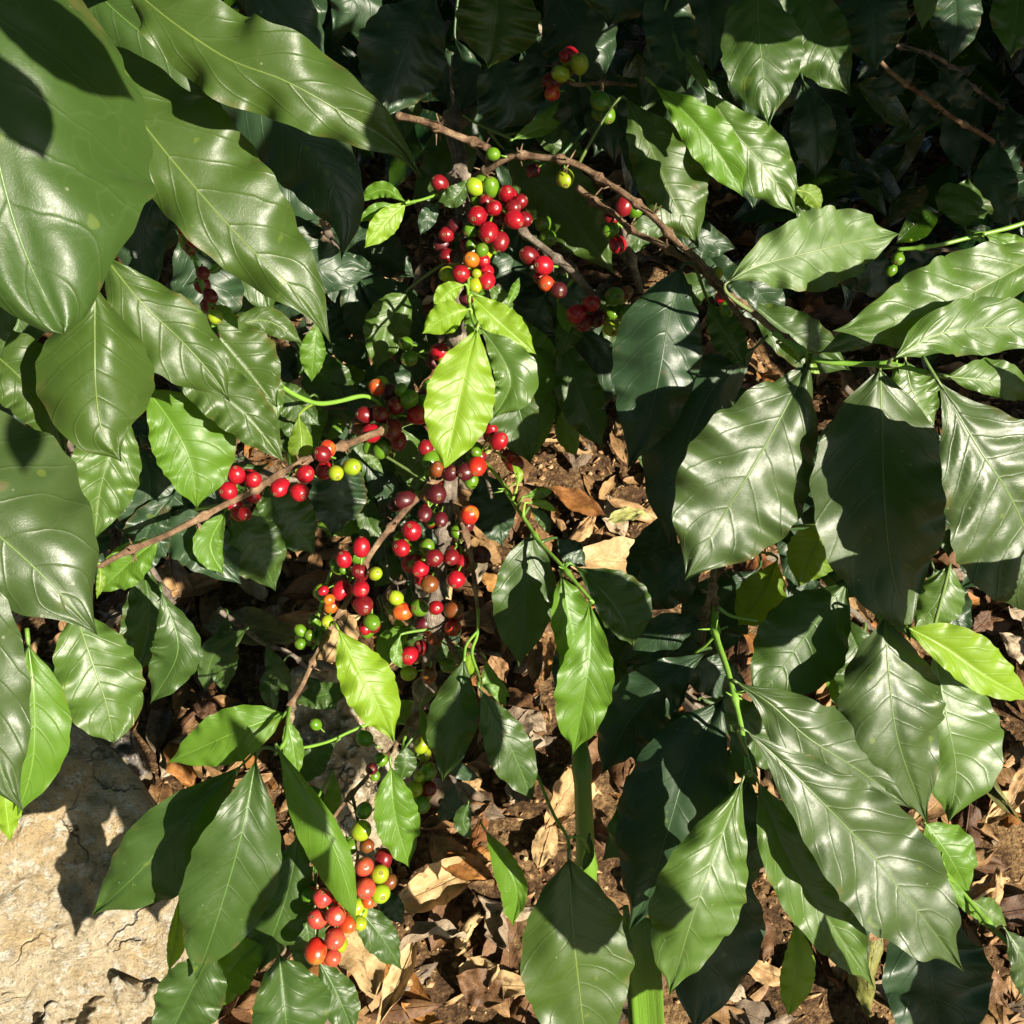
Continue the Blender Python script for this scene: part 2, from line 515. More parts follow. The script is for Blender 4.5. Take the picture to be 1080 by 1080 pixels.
    for i in range(0, nu - 3, 3):
        u = i / nu
        mid = V[i * cols + nh]
        path.append(mid - frames[i][2] * 0.0001 - frames[i][2] * (rs * 0.55 * (1 - u)))
        rad.append(rs * (1 - u) ** 0.7 * 1.0 + 0.00015)
    n0 = len(F)
    tube_geo(path, rad, 6, V, F, U)
    MI += [1] * (len(F) - n0)
    return link(name, V, F, [LM[kind], RIB[kind]], parent, U, MI)

def leaf(parent, kind, pts, a, b, d0, d1, arch=None, **kw):
    """pts: midrib in photo pixels, base to tip; a, b: apparent half widths in pixels"""
    global leaf_no
    leaf_no += 1
    rnd = random.Random(leaf_no * 7 + 1)
    n = len(pts)
    P = []
    L = sum(math.dist(pts[i], pts[i + 1]) for i in range(n - 1))
    s = 0
    dm = 0.5 * (d0 + d1)
    ar = (arch if arch is not None else rnd.uniform(0.04, 0.10)) * L / FPX * dm
    # natural attitude: blades turn towards the light, so part of the way to the half-vector
    g = kw.pop('gloss', rnd.uniform(0.2, 0.9) if kind == 'dark' else rnd.uniform(0.45, 0.95))
    cx, cy = pts[n // 2]
    vc = Vector((-(cx - 540) / FPX, -(540 - cy) / FPX, 1)).normalized()
    hv = (vc + SUN_CAM).normalized()
    nt = (vc * (1 - g) + hv * g).normalized()
    dx, dy = (pts[-1][0] - pts[0][0]) / L, -(pts[-1][1] - pts[0][1]) / L
    tz = -(dx * nt.x + dy * nt.y) / nt.z           # camera z slope of the midrib per unit
    tv = -(dx * vc.x + dy * vc.y) / vc.z
    dd_ = -(tz - tv) * L / FPX * dm * 0.7
    dd_ = max(-0.07, min(0.07, dd_))
    d0, d1 = dm - 0.5 * (dd_ + 0.4 * (d1 - d0)), dm + 0.5 * (dd_ + 0.4 * (d1 - d0))
    hx = math.degrees(math.atan2(hv.x, hv.z) - math.atan2(vc.x, vc.z))
    for i, p in enumerate(pts):
        if i: s += math.dist(pts[i - 1], p)
        t = s / L
        P.append(at(p[0], p[1], d0 + (d1 - d0) * t - ar * math.sin(math.pi * t)))
    kw['roll'] = hx * g + 0.35 * (kw.get('roll', 8) - 8)
    kw.setdefault('fold', rnd.uniform(-16, 14))
    kw.setdefault('wave', rnd.uniform(0.6, 1.15))
    kw.setdefault('nw', rnd.uniform(3, 5))
    kw.setdefault('curl', rnd.uniform(-0.1, 0.6))
    kw.setdefault('petiole', min(0.016, 0.09 * L / FPX * dm))
    kw.setdefault('seed', leaf_no)
    small = L < 60
    kw.setdefault('nu', 36 if small else 76)
    kw.setdefault('nh', 5 if small else 9)
    return leaf_mesh('leaf', P, a / FPX * dm, b / FPX * dm, kind, parent, CAMP, **kw)

def twig(parent, pts, r0, r1, mat=BARK2, name='twig', nodes=True, ns=9, every=0.045):
    """pts: (px, py, depth) in photo pixels; r in metres"""
    P = [at(*p) for p in pts]
    n = max(10, int(sum((P[i + 1] - P[i]).length for i in range(len(P) - 1)) / 0.0035))
    C = catmull(P, n)
    rads = []
    ph = random.uniform(0, 1)
    L = 0
    for i in range(n + 1):
        if i: L += (C[i] - C[i - 1]).length
        t = i / n
        r = r0 + (r1 - r0) * t
        if nodes:
            x = ((L / every + ph) % 1.0) - 0.5
            r *= 1 + 0.85 * math.exp(-(x / 0.07) ** 2)
        r *= 1 + 0.12 * mnoise.noise(C[i] * 90)
        C[i] = C[i] + Vector((mnoise.noise(C[i] * 30), mnoise.noise(C[i] * 30 + Vector((9, 0, 0))), mnoise.noise(C[i] * 30 + Vector((0, 9, 0))))) * r0 * 0.8
        rads.append(r)
    V, F, U = [], [], []
    tube_geo(C, rads, ns, V, F, U)
    # dry stubs and scale leaves at the nodes
    if nodes:
        L = 0
        for i in range(1, n):
            L += (C[i] - C[i - 1]).length
            x = ((L / every + ph) % 1.0) - 0.5
            if abs(x) < 0.0035 / every * 0.5:
                T = (C[i + 1] - C[i]).normalized()
                for k in range(random.randint(3, 6)):
                    d = T.orthogonal()
                    d.rotate(Matrix.Rotation(random.uniform(0, 6.28), 3, T))
                    q = C[i] + T * random.uniform(-0.0015, 0.0015)
                    ll = random.uniform(0.0015, 0.0065)
                    tube_geo([q + d * rads[i] * 0.7, q + d * (rads[i] + ll) + T * random.uniform(-.002, .002)], [0.0008, 0.00035], 5, V, F, U)
    if parent is not None: TWIGS.setdefault(parent.name, []).extend(C[::3])
    return link(name, V, F, [mat], parent, U)

# ---------------------------------------------------------------- cherries
def cherry_proto(kind, seed, elong):
    rnd = random.Random(seed)
    V, F, MI = [], [], []
    nu, nv = 22, 16
    V.append(Vector((0, 0, -1)))
    for i in range(1, nv):
        t = math.pi * i / nv
        z = -math.cos(t)
        r = math.sin(t)
        for k in range(nu):
            a = 2 * math.pi * k / nu
            v = Vector((r * math.cos(a), r * math.sin(a) * 0.96, z * elong))
            v *= 1 + 0.05 * mnoise.noise(v * 1.3 + Vector((seed, 0, 0)))
            if z > 0.93: v.z -= (z - 0.93) * 2.0 * 0.55
            V.append(v)
    V.append(Vector((0, 0, elong * (1 - 0.09))))
    for k in range(nu):
        F.append((0, 1 + (k + 1) % nu, 1 + k))
    for i in range(nv - 2):
        for k in range(nu):
            k2 = (k + 1) % nu
            F.append((1 + i * nu + k, 1 + i * nu + k2, 1 + (i + 1) * nu + k2, 1 + (i + 1) * nu + k))
    top = len(V) - 1
    b0 = 1 + (nv - 2) * nu
    for k in range(nu):
        F.append((b0 + k, b0 + (k + 1) % nu, top))
    MI = [0] * len(F)
    n0 = len(F)
    # calyx ring and its scar at the tip
    zc = elong * 0.925
    ring = []
    for i in range(14):
        a = 2 * math.pi * i / 14
        for k in range(6):
            c = 2 * math.pi * k / 6
            rr = 0.175 + 0.045 * math.cos(c) + 0.012 * math.sin(a * 5 + seed)
            V.append(Vector((rr * math.cos(a), rr * math.sin(a), zc + 0.03 + 0.035 * math.sin(c))))
    for i in range(14):
        for k in range(6):
            F.append((top + 1 + i * 6 + k, top + 1 + ((i + 1) % 14) * 6 + k, top + 1 + ((i + 1) % 14) * 6 + (k + 1) % 6, top + 1 + i * 6 + (k + 1) % 6))
    c0 = len(V)
    for i in range(10):
        a = 2 * math.pi * i / 10
        V.append(Vector((0.06 * math.cos(a), 0.06 * math.sin(a), zc + 0.045)))
    F.append(tuple(range(c0, c0 + 10)))
    MI += [1] * (len(F) - n0)
    n0 = len(F)
    tube_geo([Vector((0, 0, -0.95 * elong)), Vector((0.04, 0.03, -1.35 * elong)), Vector((0.09, 0.03, -1.95 * elong))], [0.15, 0.11, 0.15], 6, V, F)
    MI += [2] * (len(F) - n0)
    s = 0.0075
    me = bpy.data.meshes.new('cherry')
    me.from_pydata([tuple(v * s) for v in V], [], F)
    for m in (CM[kind], CALYX, STEM): me.materials.append(m)
    me.polygons.foreach_set("material_index", np.array(MI, dtype=np.int32))
    me.polygons.foreach_set("use_smooth", np.ones(len(me.polygons), dtype=bool))
    me.update()
    return me
CH = {k: [cherry_proto(k, i * 3 + 1, e) for i, e in enumerate((1.02, 1.10, 1.18, 1.28))] for k in CM}

def cluster(parent, items, node, d, jd=0.012):
    """items: (px, py, r px, kind[, depth offset]); node: pixel the stalks lead to"""
    e = bpy.data.objects.new('cherry_cluster', None)
    e.empty_display_size = 0.01
    COL.objects.link(e)
    npos = at(node[0], node[1], d + 0.008)
    e.location = npos
    e.parent = parent
    e.matrix_parent_inverse = Matrix.Translation(-parent.location)
    if len(items) >= 6:
        rr_ = random.Random(len(items) * 7 + int(node[0]))
        extra = []
        for a_ in items:
            b_ = min((q for q in items if q is not a_), key=lambda q: math.dist(q[:2], a_[:2]) + rr_.uniform(0, 9))
            if rr_.random() < 0.9:
                mx_, my_ = (a_[0] + b_[0]) / 2 + rr_.uniform(-6, 6), (a_[1] + b_[1]) / 2 + rr_.uniform(-6, 6)
                extra.append((mx_, my_, rr_.uniform(7.6, 9.2), rr_.choice((a_[3], b_[3], 'dred', 'green', 'yg')), 0.015 + rr_.uniform(0, .006)))
        items = list(items) + extra
    for it in items:
        px, py, r, kind = it[:4]
        rnd = random.Random(int(px * 31 + py * 17))
        dz = it[4] if len(it) > 4 else rnd.uniform(-jd, jd)
        r = r * rnd.uniform(0.98, 1.13)
        dd = d + dz
        p = at(px, py, dd)
        o = bpy.data.objects.new('cherry', rnd.choice(CH[kind]))
        COL.objects.link(o)
        o.parent = e
        o.matrix_parent_inverse = Matrix.Translation(-npos)
        out = (p - npos)
        out = out.normalized() if out.length > 1e-4 else Vector((0, 0, -1))
        dirn = (out * 1.0 + (CAMP - p).normalized() * rnd.uniform(-0.1, 0.75) + Vector((rnd.uniform(-.4, .4), rnd.uniform(-.4, .4), rnd.uniform(-.5, .2)))).normalized()
        q = dirn.to_track_quat('Z', 'Y')
        sc = r / FPX * dd / 0.0078
        o.matrix_world = Matrix.Translation(p) @ q.to_matrix().to_4x4() @ Matrix.Diagonal((sc, sc, sc, 1))
        o.location = p; o.rotation_mode = 'QUATERNION'; o.rotation_quaternion = q; o.scale = (sc, sc, sc)
        o.matrix_parent_inverse = Matrix.Translation(-npos)
    return e

BR = 'branches of the coffee shrub'
def branch(label, px, py, d, name='coffee_branch', cat='coffee branch'):
    return thing(name, label, cat, at(px, py, d), BR)

# ================================================================= GROUND
def gz(x, y):
    return 0.030 * mnoise.noise(Vector((x * 2.3, y * 2.3, 0.3))) + 0.012 * mnoise.noise(Vector((x * 9, y * 9, 4.3)))
def soil_mat():
    def fn(b, p, tc):
        n1 = b.noise(9, 6, 0.65, tc); n2 = b.noise(120, 5, 0.7, tc)
        col = b.ramp(b.math('MULTIPLY_ADD', n1, 0.45, b.math('MULTIPLY', n2, 0.55)),
                     [(0.36, (0.022, 0.012, 0.007)), (0.48, (0.11, 0.060, 0.028)), (0.58, (0.30, 0.185, 0.085)), (0.70, (0.48, 0.33, 0.17))])
        b.l(col, p.inputs['Base Color'])
        p.inputs['Roughness'].default_value = 0.95
        p.inputs['Specular IOR Level'].default_value = 0.2
        h = b.math('ADD', b.noise(150, 6, 0.7, tc), b.math('MULTIPLY', b.noise(38, 4, 0.6, tc), 1.6))
        b.l(b.bump(h, 1.0, 0.012), p.inputs['Normal'])
    return simple_mat('soil', fn)
SOIL = soil_mat()
V, F = [], []
xs = [-60, -20, -8, -4] + [-2.4 + i * 0.04 for i in range(130)] + [4, 8, 20, 60]
ys = [-60, -15, -5, -2] + [-0.4 + i * 0.04 for i in range(110)] + [6, 10, 25, 60]
for y in ys:
    for x in xs:
        V.append((x, y, gz(x, y)))
nx = len(xs)
for j in range(len(ys) - 1):
    for i in range(nx - 1):
        a0 = j * nx + i
        F.append((a0, a0 + 1, a0 + nx + 1, a0 + nx))
g = link('ground', V, F, [SOIL])
g['kind'] = 'structure'

# soil crumbs and bark bits: one uncountable mass
def crumbs():
    rnd = random.Random(3)
    ico = [(0, 0, 1), (.9, 0, .2), (.28, .85, .2), (-.72, .53, .2), (-.72, -.53, .2), (.28, -.85, .2), (0, 0, -.8)]
    icf = [(0, 1, 2), (0, 2, 3), (0, 3, 4), (0, 4, 5), (0, 5, 1), (6, 2, 1), (6, 3, 2), (6, 4, 3), (6, 5, 4), (6, 1, 5)]
    V, F = [], []
    for _ in range(26000):
        x, y = rnd.uniform(-1.3, 1.5), rnd.uniform(0.1, 2.4)
        dens = mnoise.noise(Vector((x * 3, y * 3, 8)))
        if dens < -0.25 and rnd.random() < 0.7: continue
        s = 0.0016 + 0.0052 * rnd.random() ** 3
        el = rnd.choice((1, 1, 1, 2.6))
        a = rnd.uniform(0, 6.28)
        b0 = len(V)
        z = gz(x, y) + s * 0.3
        for (cx, cy, cz) in ico:
            cx *= rnd.uniform(.7, 1.3) * el; cy *= rnd.uniform(.7, 1.3) / math.sqrt(el); cz *= rnd.uniform(.6, 1.1)
            V.append((x + s * (cx * math.cos(a) - cy * math.sin(a)), y + s * (cx * math.sin(a) + cy * math.cos(a)), z + s * cz))
        for f in icf: F.append(tuple(b0 + k for k in f))
    return V, F
def crumb_mat():
    def fn(b, p, tc):
        n2 = b.noise(85, 3, 0.7, tc)
        col = b.ramp(n2, [(0.34, (0.07, 0.035, 0.018)), (0.5, (0.24, 0.135, 0.06)), (0.62, (0.42, 0.29, 0.15)), (0.72, (0.5, 0.4, 0.26))])
        b.l(col, p.inputs['Base Color'])
        p.inputs['Roughness'].default_value = 0.95
        p.inputs['Specular IOR Level'].default_value = 0.2
        b.l(b.bump(b.noise(600, 3, 0.6, tc), 0.7, 0.001), p.inputs['Normal'])
    return simple_mat('soil_crumb', fn)
V, F = crumbs()
o = link('soil_crumbs', V, F, [crumb_mat()], smooth=False)
tag(o, 'pale brown soil crumbs and bark bits among the fallen leaves', 'soil crumbs', None, 'stuff')

# dry leaf litter
def dry_mat(name, c1, c2, c3):
    def fn(b, p, tc):
        info = b.n('ShaderNodeObjectInfo').outputs['Random']
        uv = b.n('ShaderNodeUVMap', uv_map="UVMap").outputs[0]
        sep = b.n('ShaderNodeSeparateXYZ'); b.l(uv, sep.inputs[0])
        av = b.math('ABSOLUTE', b.math('MULTIPLY_ADD', sep.outputs[1], 2.0, -1.0))
        s = b.math('MULTIPLY_ADD', sep.outputs[0], NV, b.math('MULTIPLY', av, -KV))
        dist = b.math('ABSOLUTE', b.math('SUBTRACT', b.math('FRACT', s), 0.5))
        lat = b.smooth(dist, 0.46, 0.49)
        mid = b.math('SUBTRACT', 1.0, b.smooth(av, 0.02, 0.06))
        n1 = b.noise(45, 5, 0.65, tc); n2 = b.noise(260, 4, 0.7, tc)
        f = b.math('ADD', b.math('MULTIPLY_ADD', n1, 0.55, b.math('MULTIPLY', n2, 0.3)), b.math('MULTIPLY_ADD', info, 0.42, -0.14))
        col = b.ramp(f, [(0.34, c1), (0.52, c2), (0.72, c3)])
        col = b.mix(b.math('MULTIPLY', b.math('MAXIMUM', lat, mid), 0.35), col, tuple(min(1, x * 1.35) for x in c3))
        bl = b.smooth(b.noise(65, 2, 0.5, tc), 0.64, 0.70)
        col = b.mix(b.math('MULTIPLY', bl, 0.6), col, tuple(x * 0.5 for x in c1))
        b.l(col, p.inputs['Base Color'])
        p.inputs['Roughness'].default_value = 0.62
        p.inputs['Specular IOR Level'].default_value = 0.35
        h = b.math('ADD', b.math('MULTIPLY', b.math('MAXIMUM', lat, mid), 0.8), b.noise(170, 4, 0.6, tc))
        b.l(b.bump(h, 0.7, 0.0015), p.inputs['Normal'])
    return simple_mat(name, fn)
DRY = [dry_mat('dry_leaf_tan', (0.122, 0.061, 0.023), (0.274, 0.162, 0.068), (0.418, 0.288, 0.144)),
       dry_mat('dry_leaf_brown', (0.054, 0.024, 0.011), (0.137, 0.068, 0.027), (0.259, 0.144, 0.061)),
       dry_mat('dry_leaf_grey', (0.072, 0.050, 0.032), (0.166, 0.119, 0.079), (0.302, 0.238, 0.158)),
       dry_mat('dry_leaf_orange', (0.137, 0.050, 0.013), (0.259, 0.112, 0.025), (0.374, 0.194, 0.058)),
       dry_mat('dry_leaf_olive', (0.061, 0.058, 0.013), (0.144, 0.144, 0.032), (0.259, 0.259, 0.086))]
def dry_geo(seed, L=0.11, Wd=0.024, cup=1.0, nu=26, nh=6):
    rnd = random.Random(seed)
    V, U, F = [], [], []
    bend = rnd.uniform(-1.6, 2.2) * cup
    cupv = rnd.uniform(0.2, 1.9) * cup * rnd.choice((1, 1, -1))
    ph = rnd.uniform(0, 6)
    tw = rnd.uniform(-1.0, 1.0) * cup
    x = z = 0.0
    ang = -bend / 2
    cols = 2 * nh + 1
    for i in range(nu + 1):
        u = i / nu
        if i:
            ang += bend / nu
            x += math.cos(ang) * L / nu; z += math.sin(ang) * L / nu
        f = profile(u) / PMAX
        tear = 1 - 0.25 * max(0, mnoise.noise(Vector((u * 9, seed * 2.3, 0)))) - 0.07 * abs(mnoise.noise(Vector((u * 40, seed, 3))))
        for j in range(cols):
            v = (j - nh) / nh
            av = abs(v)
            w = Wd * f * tear
            th = cupv * av
            yy = v * w * (math.sin(th) / th if abs(th) > 1e-3 else 1)
            zz = (1 - math.cos(th)) / (th if abs(th) > 1e-3 else 1) * w * av
            tt = tw * (u - 0.5)
            y2, z2 = yy * math.cos(tt) - zz * math.sin(tt), yy * math.sin(tt) + zz * math.cos(tt)
            n = Vector((-math.sin(ang), 0, math.cos(ang)))
            p = Vector((x - L * 0.35, 0, z)) + Vector((0, 1, 0)) * y2 + n * z2
            p += n * (Wd * (0.16 * math.sin(u * 19 + ph + v * 2) * av ** 1.5 + 0.20 * mnoise.noise(Vector((u * 6, v * 2.4, seed * 1.3))) + 0.07 * mnoise.noise(Vector((u * 22, v * 7, seed)))))
            V.append(p); U.append((u, 0.5 + 0.5 * v))
    for i in range(nu):
        for j in range(cols - 1):
            a0 = i * cols + j
            F.append((a0, a0 + 1, a0 + cols + 1, a0 + cols))
    tube_geo([Vector(V[i * cols + nh]) + Vector((0, 0, -0.0004)) for i in range(0, nu, 2)], [0.0009 * (1 - i / nu) + 0.0003 for i in range(0, nu, 2)], 5, V, F, U)
    return V, F, U
def dry_mesh(seed, mat, **k):
    V, F, U = dry_geo(seed, **k)
    o = link('dry_leaf', V, F, [mat], None, U)
    me = o.data
    bpy.data.objects.remove(o)
    return me
rl = random.Random(11)
DM = []
for s in range(22):
    DM.append(dry_mesh(100 + s, DRY[rl.choice((0, 0, 0, 0, 1, 1, 1, 2, 3, 3))], L=rl.uniform(0.07, 0.14), Wd=rl.uniform(0.016, 0.030), cup=rl.uniform(0.5, 1.5)))
def put_dry(me, x, y, dz, rx, ry, rz, sc=1.0):
    o = bpy.data.objects.new('dry_leaf', me)
    COL.objects.link(o)
    o.location = (x, y, gz(x, y) + dz)
    o.rotation_euler = (rx, ry, rz)
    o.scale = (sc, sc, sc)
    return o
# litter beyond that and under it: one mass
Vs, Fs, Us, Ms = [], [], [], []
protos = [dry_geo(300 + s, L=rl.uniform(0.07, 0.13), Wd=rl.uniform(0.018, 0.030), nu=10, nh=2) for s in range(10)]
for k in range(4600):
    x, y = rl.uniform(-1.2, 1.7), rl.uniform(0.1, 2.6)
    q = to_px((x, y, 0))
    if q[0] < 170 and q[1] > 790: continue
    if 500 < q[0] < 640 and 800 < q[1] < 970 and rl.random() < 0.85: continue
    v, f, u = rl.choice(protos)
    M = Matrix.Translation((x, y, gz(x, y) + rl.uniform(0.0, 0.012))) @ Matrix.Rotation(rl.uniform(0, 6.28), 4, 'Z') @ Matrix.Rotation(rl.gauss(0, .3) + (math.pi if rl.random() < .5 else 0), 4, 'X') @ Matrix.Scale(rl.uniform(.5, 1), 4)
    b0 = len(Vs)
    Vs += [M @ p for p in v]; Us += u
    Fs += [tuple(b0 + i for i in fc) for fc in f]
    Ms += [rl.choice((0, 1, 1, 2, 0, 0, 3))] * len(f)
o = link('leaf_litter', Vs, Fs, DRY[:4], None, Us, Ms)
tag(o, 'bed of small broken brown leaf litter covering the soil', 'leaf litter', None, 'stuff')

# single fallen leaves that stand out
def hero(px, py, ang, L, Wd, mat, label, seed, z=0.03, rx=0.0, ry=0.0, cup=1.0, kind='dry_leaf', cat='dry leaf'):
    me = dry_mesh(seed, mat, L=L, Wd=Wd, cup=cup)
    d = ground_depth(py, z)
    p = at(px, py, d)
    o = bpy.data.objects.new(kind, me)
    COL.objects.link(o)
    o.location = (p.x, p.y, gz(p.x, p.y) + z)
    o.rotation_euler = (rx, ry, R(ang))
    tag(o, label, cat, 'fallen leaves of the litter')
    return o
hero(640, 592, 4, 0.18, 0.034, DRY[0], 'long tan fallen leaf in the sunny gap right of the young leaves', 501, 0.045, 0.25, cup=0.5)
hero(602, 525, -35, 0.10, 0.018, DRY[3], 'orange brown dry leaf at the top of the sunny gap', 502, 0.05, 0.3, cup=0.8)
hero(655, 548, 15, 0.065, 0.013, DRY[4], 'small yellow green fallen leaf in the middle of the sunny gap', 503, 0.045, 0.1, cup=0.6)
hero(448, 940, 25, 0.13, 0.034, DRY[0], 'pale folded dry leaf lying right of the lowest cherries', 504, 0.05, 0.3, cup=1.2)
hero(485, 915, -20, 0.07, 0.020, DRY[3], 'bright orange dry leaf below the green curled leaf', 505, 0.05, 0.2, cup=0.7)
hero(518, 970, -60, 0.085, 0.030, DRY[2], 'crumpled whitish dry leaf near the bottom centre', 506, 0.055, 0.5, cup=1.9)
hero(470, 842, -22, 0.13, 0.022, DRY[2], 'flat grey brown leaf beside the small green cherry bunch', 507, 0.04, 0.1, cup=0.4)
hero(590, 855, 60, 0.11, 0.024, DRY[0], 'tan dry leaf leaning against the green stalk', 508, 0.05, 0.5, cup=0.8)
hero(490, 860, 200, 0.10, 0.026, DRY[1], 'brown cupped leaf behind the pale folded leaf', 509, 0.045, 0.2)
hero(330, 622, 20, 0.13, 0.036, DRY[0], 'large crumpled tan leaf in shade left of the cherries', 510, 0.07, 0.4, cup=1.5)
hero(255, 660, -10, 0.16, 0.026, DRY[4], 'yellow olive fallen leaf in the shade at centre left', 511, 0.07, 0.3, cup=1.2)
hero(300, 655, 15, 0.13, 0.022, DRY[0], 'long brown curled leaf beneath the hanging left branch', 512, 0.06, 0.9, cup=0.8)
hero(593, 735, 75, 0.09, 0.018, DRY[2], 'pale grey leaf standing upright under the centre leaves', 513, 0.08, 0.9, cup=0.7)
hero(575, 705, 80, 0.07, 0.013, DRY[3], 'small orange leaf beside the upright grey leaf', 514, 0.08, 0.9, cup=0.7)
hero(1040, 810, -70, 0.12, 0.022, DRY[4], 'curled olive leaf in the litter at the right edge', 515, 0.05, 0.8, cup=1.2)
hero(1020, 890, 170, 0.10, 0.026, DRY[0], 'rust tinted cupped leaf at the lower right', 516, 0.05, 0.2, cup=1.2)
hero(925, 1030, 70, 0.12, 0.024, DRY[4], 'ribbed yellow brown leaf near the bottom right', 517, 0.06, 0.3, cup=0.8)
hero(505, 975, 60, 0.07, 0.024, DRY[0], 'torn cream leaf beside the crumpled whitish one', 518, 0.06, 0.5, cup=1.9)
hero(385, 1010, 110, 0.13, 0.030, DRY[0], 'light brown leaf at the foot of the lowest cherries', 519, 0.05, 0.3, cup=1.0)

# ---------------------------------------------------------------- stones
def stone_mat(name, cols, crack=1.0):
    def fn(b, p, tc):
        n1 = b.noise(7, 6, 0.65, tc); n2 = b.noise(90, 6, 0.8, tc); n3 = b.noise(20, 5, 0.75, tc)
        f = b.math('ADD', b.math('MULTIPLY', n1, 0.36), b.math('ADD', b.math('MULTIPLY', n2, 0.38), b.math('MULTIPLY', n3, 0.26)))
        col = b.ramp(f, cols)
        och = b.smooth(b.noise(8, 6, 0.75, tc), 0.46, 0.60)
        col = b.mix(b.math('MULTIPLY', och, 0.45), col, (0.60, 0.38, 0.13))
        gry = b.smooth(b.noise(6.3, 5, 0.7, tc), 0.53, 0.60)
        col = b.mix(b.math('MULTIPLY', gry, 0.45), col, (0.27, 0.25, 0.225))
        wh = b.smooth(b.noise(75, 5, 0.75, tc), 0.53, 0.60)
        col = b.mix(b.math('MULTIPLY', wh, 0.7), col, (0.82, 0.79, 0.71))
        pit = b.smooth(b.noise(165, 5, 0.8, tc), 0.55, 0.63)
        col = b.mix(b.math('MULTIPLY', pit, 0.62), col, (0.13, 0.095, 0.065))
        cr = b.n('ShaderNodeTexVoronoi', feature='DISTANCE_TO_EDGE'); cr.inputs['Scale'].default_value = 7
        wv = b.n('ShaderNodeVectorMath', operation='ADD'); nv = b.n('ShaderNodeTexNoise'); nv.inputs['Scale'].default_value = 14; nv.inputs['Detail'].default_value = 5
        sc_ = b.n('ShaderNodeVectorMath', operation='SCALE'); sc_.inputs['Scale'].default_value = 0.16
        b.l(tc, nv.inputs['Vector']); b.l(nv.outputs['Color'], sc_.inputs[0]); b.l(tc, wv.inputs[0]); b.l(sc_.outputs[0], wv.inputs[1]); b.l(wv.outputs[0], cr.inputs['Vector'])
        crk = b.math('MULTIPLY', b.math('SUBTRACT', 1.0, b.smooth(cr.outputs['Distance'], 0.0, 0.022)), b.smooth(b.noise(5, 2, 0.5, tc), 0.48, 0.58))
        col = b.mix(b.math('MULTIPLY', crk, 0.7), col, (0.07, 0.05, 0.035))
        b.l(col, p.inputs['Base Color'])
        p.inputs['Roughness'].default_value = 0.9
        p.inputs['Specular IOR Level'].default_value = 0.25
        h = b.math('ADD', b.math('ADD', b.noise(120, 8, 0.8, tc), b.math('MULTIPLY', crk, -1.2)), b.math('MULTIPLY', b.noise(26, 6, 0.7, tc), 1.6))
        b.l(b.bump(h, 1.0, 0.015), p.inputs['Normal'])
    return simple_mat(name, fn)
ST1 = stone_mat('pale_stone', [(0.38, (0.26, 0.19, 0.12)), (0.44, (0.52, 0.42, 0.27)), (0.52, (0.70, 0.58, 0.40)), (0.64, (0.80, 0.72, 0.56))])
ST2 = stone_mat('dark_stone', [(0.36, (0.05, 0.045, 0.045)), (0.48, (0.15, 0.13, 0.12)), (0.58, (0.32, 0.28, 0.24)), (0.68, (0.55, 0.50, 0.42))])
def stone(name, label, poly, z0, z1, mat, seed, slope=(0, 0), rough=0.012, cat='stone'):
    """poly: outline of the top as photo pixels; a block from z0 up to z1 with rounded edge"""
    top = []
    for (px, py) in poly:
        p = at(px, py, ground_depth(py, z1))
        top.append(Vector((p.x, p.y, 0)))
    c = sum(top, Vector()) / len(top)
    n = 96
    ring = []
    per = [top[i] for i in range(len(top))] + [top[0]]
    loop = catmull(per, n)[:-1]
    V, F = [], []
    nr = 46
    for r in range(nr + 1):
        t = r / nr
        for k in range(n):
            if t <= 0.8:
                rr = t / 0.8 * 0.97
                z = z1
            else:
                x = (t - 0.8) / 0.2
                rr = 0.97 + 0.07 * math.sin(x * math.pi / 2)
                z = z1 + (z0 - z1) * (1 - math.cos(x * math.pi / 2))
            p = c + (loop[k] - c) * rr
            p.z = z + (p.x - c.x) * slope[0] + (p.y - c.y) * slope[1]
            q = p * 1.0
            nn = 0.030 * mnoise.noise(q * 5 + Vector((seed, 0, 0))) + rough * mnoise.noise(q * 17 + Vector((0, seed, 0))) + rough * 0.55 * mnoise.noise(q * 48) + rough * 0.3 * mnoise.noise(q * 120)
            rid = abs(mnoise.noise(q * 6 + Vector((3, seed, 1))))
            if rid < 0.045: nn -= (0.045 - rid) * 0.28
            p.z += nn
            if t > 0.8:
                p.x += nn * 0.8; p.y -= nn * 0.8
            V.append(p)
    for r in range(nr):
        for k in range(n):
            k2 = (k + 1) % n
            F.append((r * n + k, r * n + k2, (r + 1) * n + k2, (r + 1) * n + k))
    o = link(name, V, F, [mat])
    return tag(o, label, cat)
stone('boulder', 'large pale ochre boulder in the lower left corner, half in leaf shadow',
      [(-220, 760), (20, 770), (85, 778), (140, 812), (165, 870), (180, 930), (176, 1000), (150, 1035), (70, 1035), (-60, 1100), (-260, 1100)], -0.05, 0.24, ST1, 2.0, (-0.26, 0.34), cat='boulder')
stone('stone', 'rough dark edged stone below the pale boulder at the bottom left',
      [(20, 1120), (60, 1060), (90, 1040), (160, 1035), (190, 1060), (200, 1140), (120, 1200), (20, 1180)], -0.05, 0.17, ST1, 9.0, (-0.1, 0.12), 0.03)
stone('stone', 'brown stone peeping out above the boulder under the round shiny leaf',
      [(60, 745), (90, 735), (125, 750), (140, 790), (110, 800), (75, 785)], -0.03, 0.10, ST2, 5.0)
stone('stone', 'porous sandy stone behind the lime leaf and thin lower twig',
      [(310, 735), (350, 722), (400, 745), (420, 790), (410, 850), (392, 900), (355, 890), (330, 840), (305, 790)], -0.03, 0.09, ST1, 7.0, (-0.3, 0.35), 0.022)

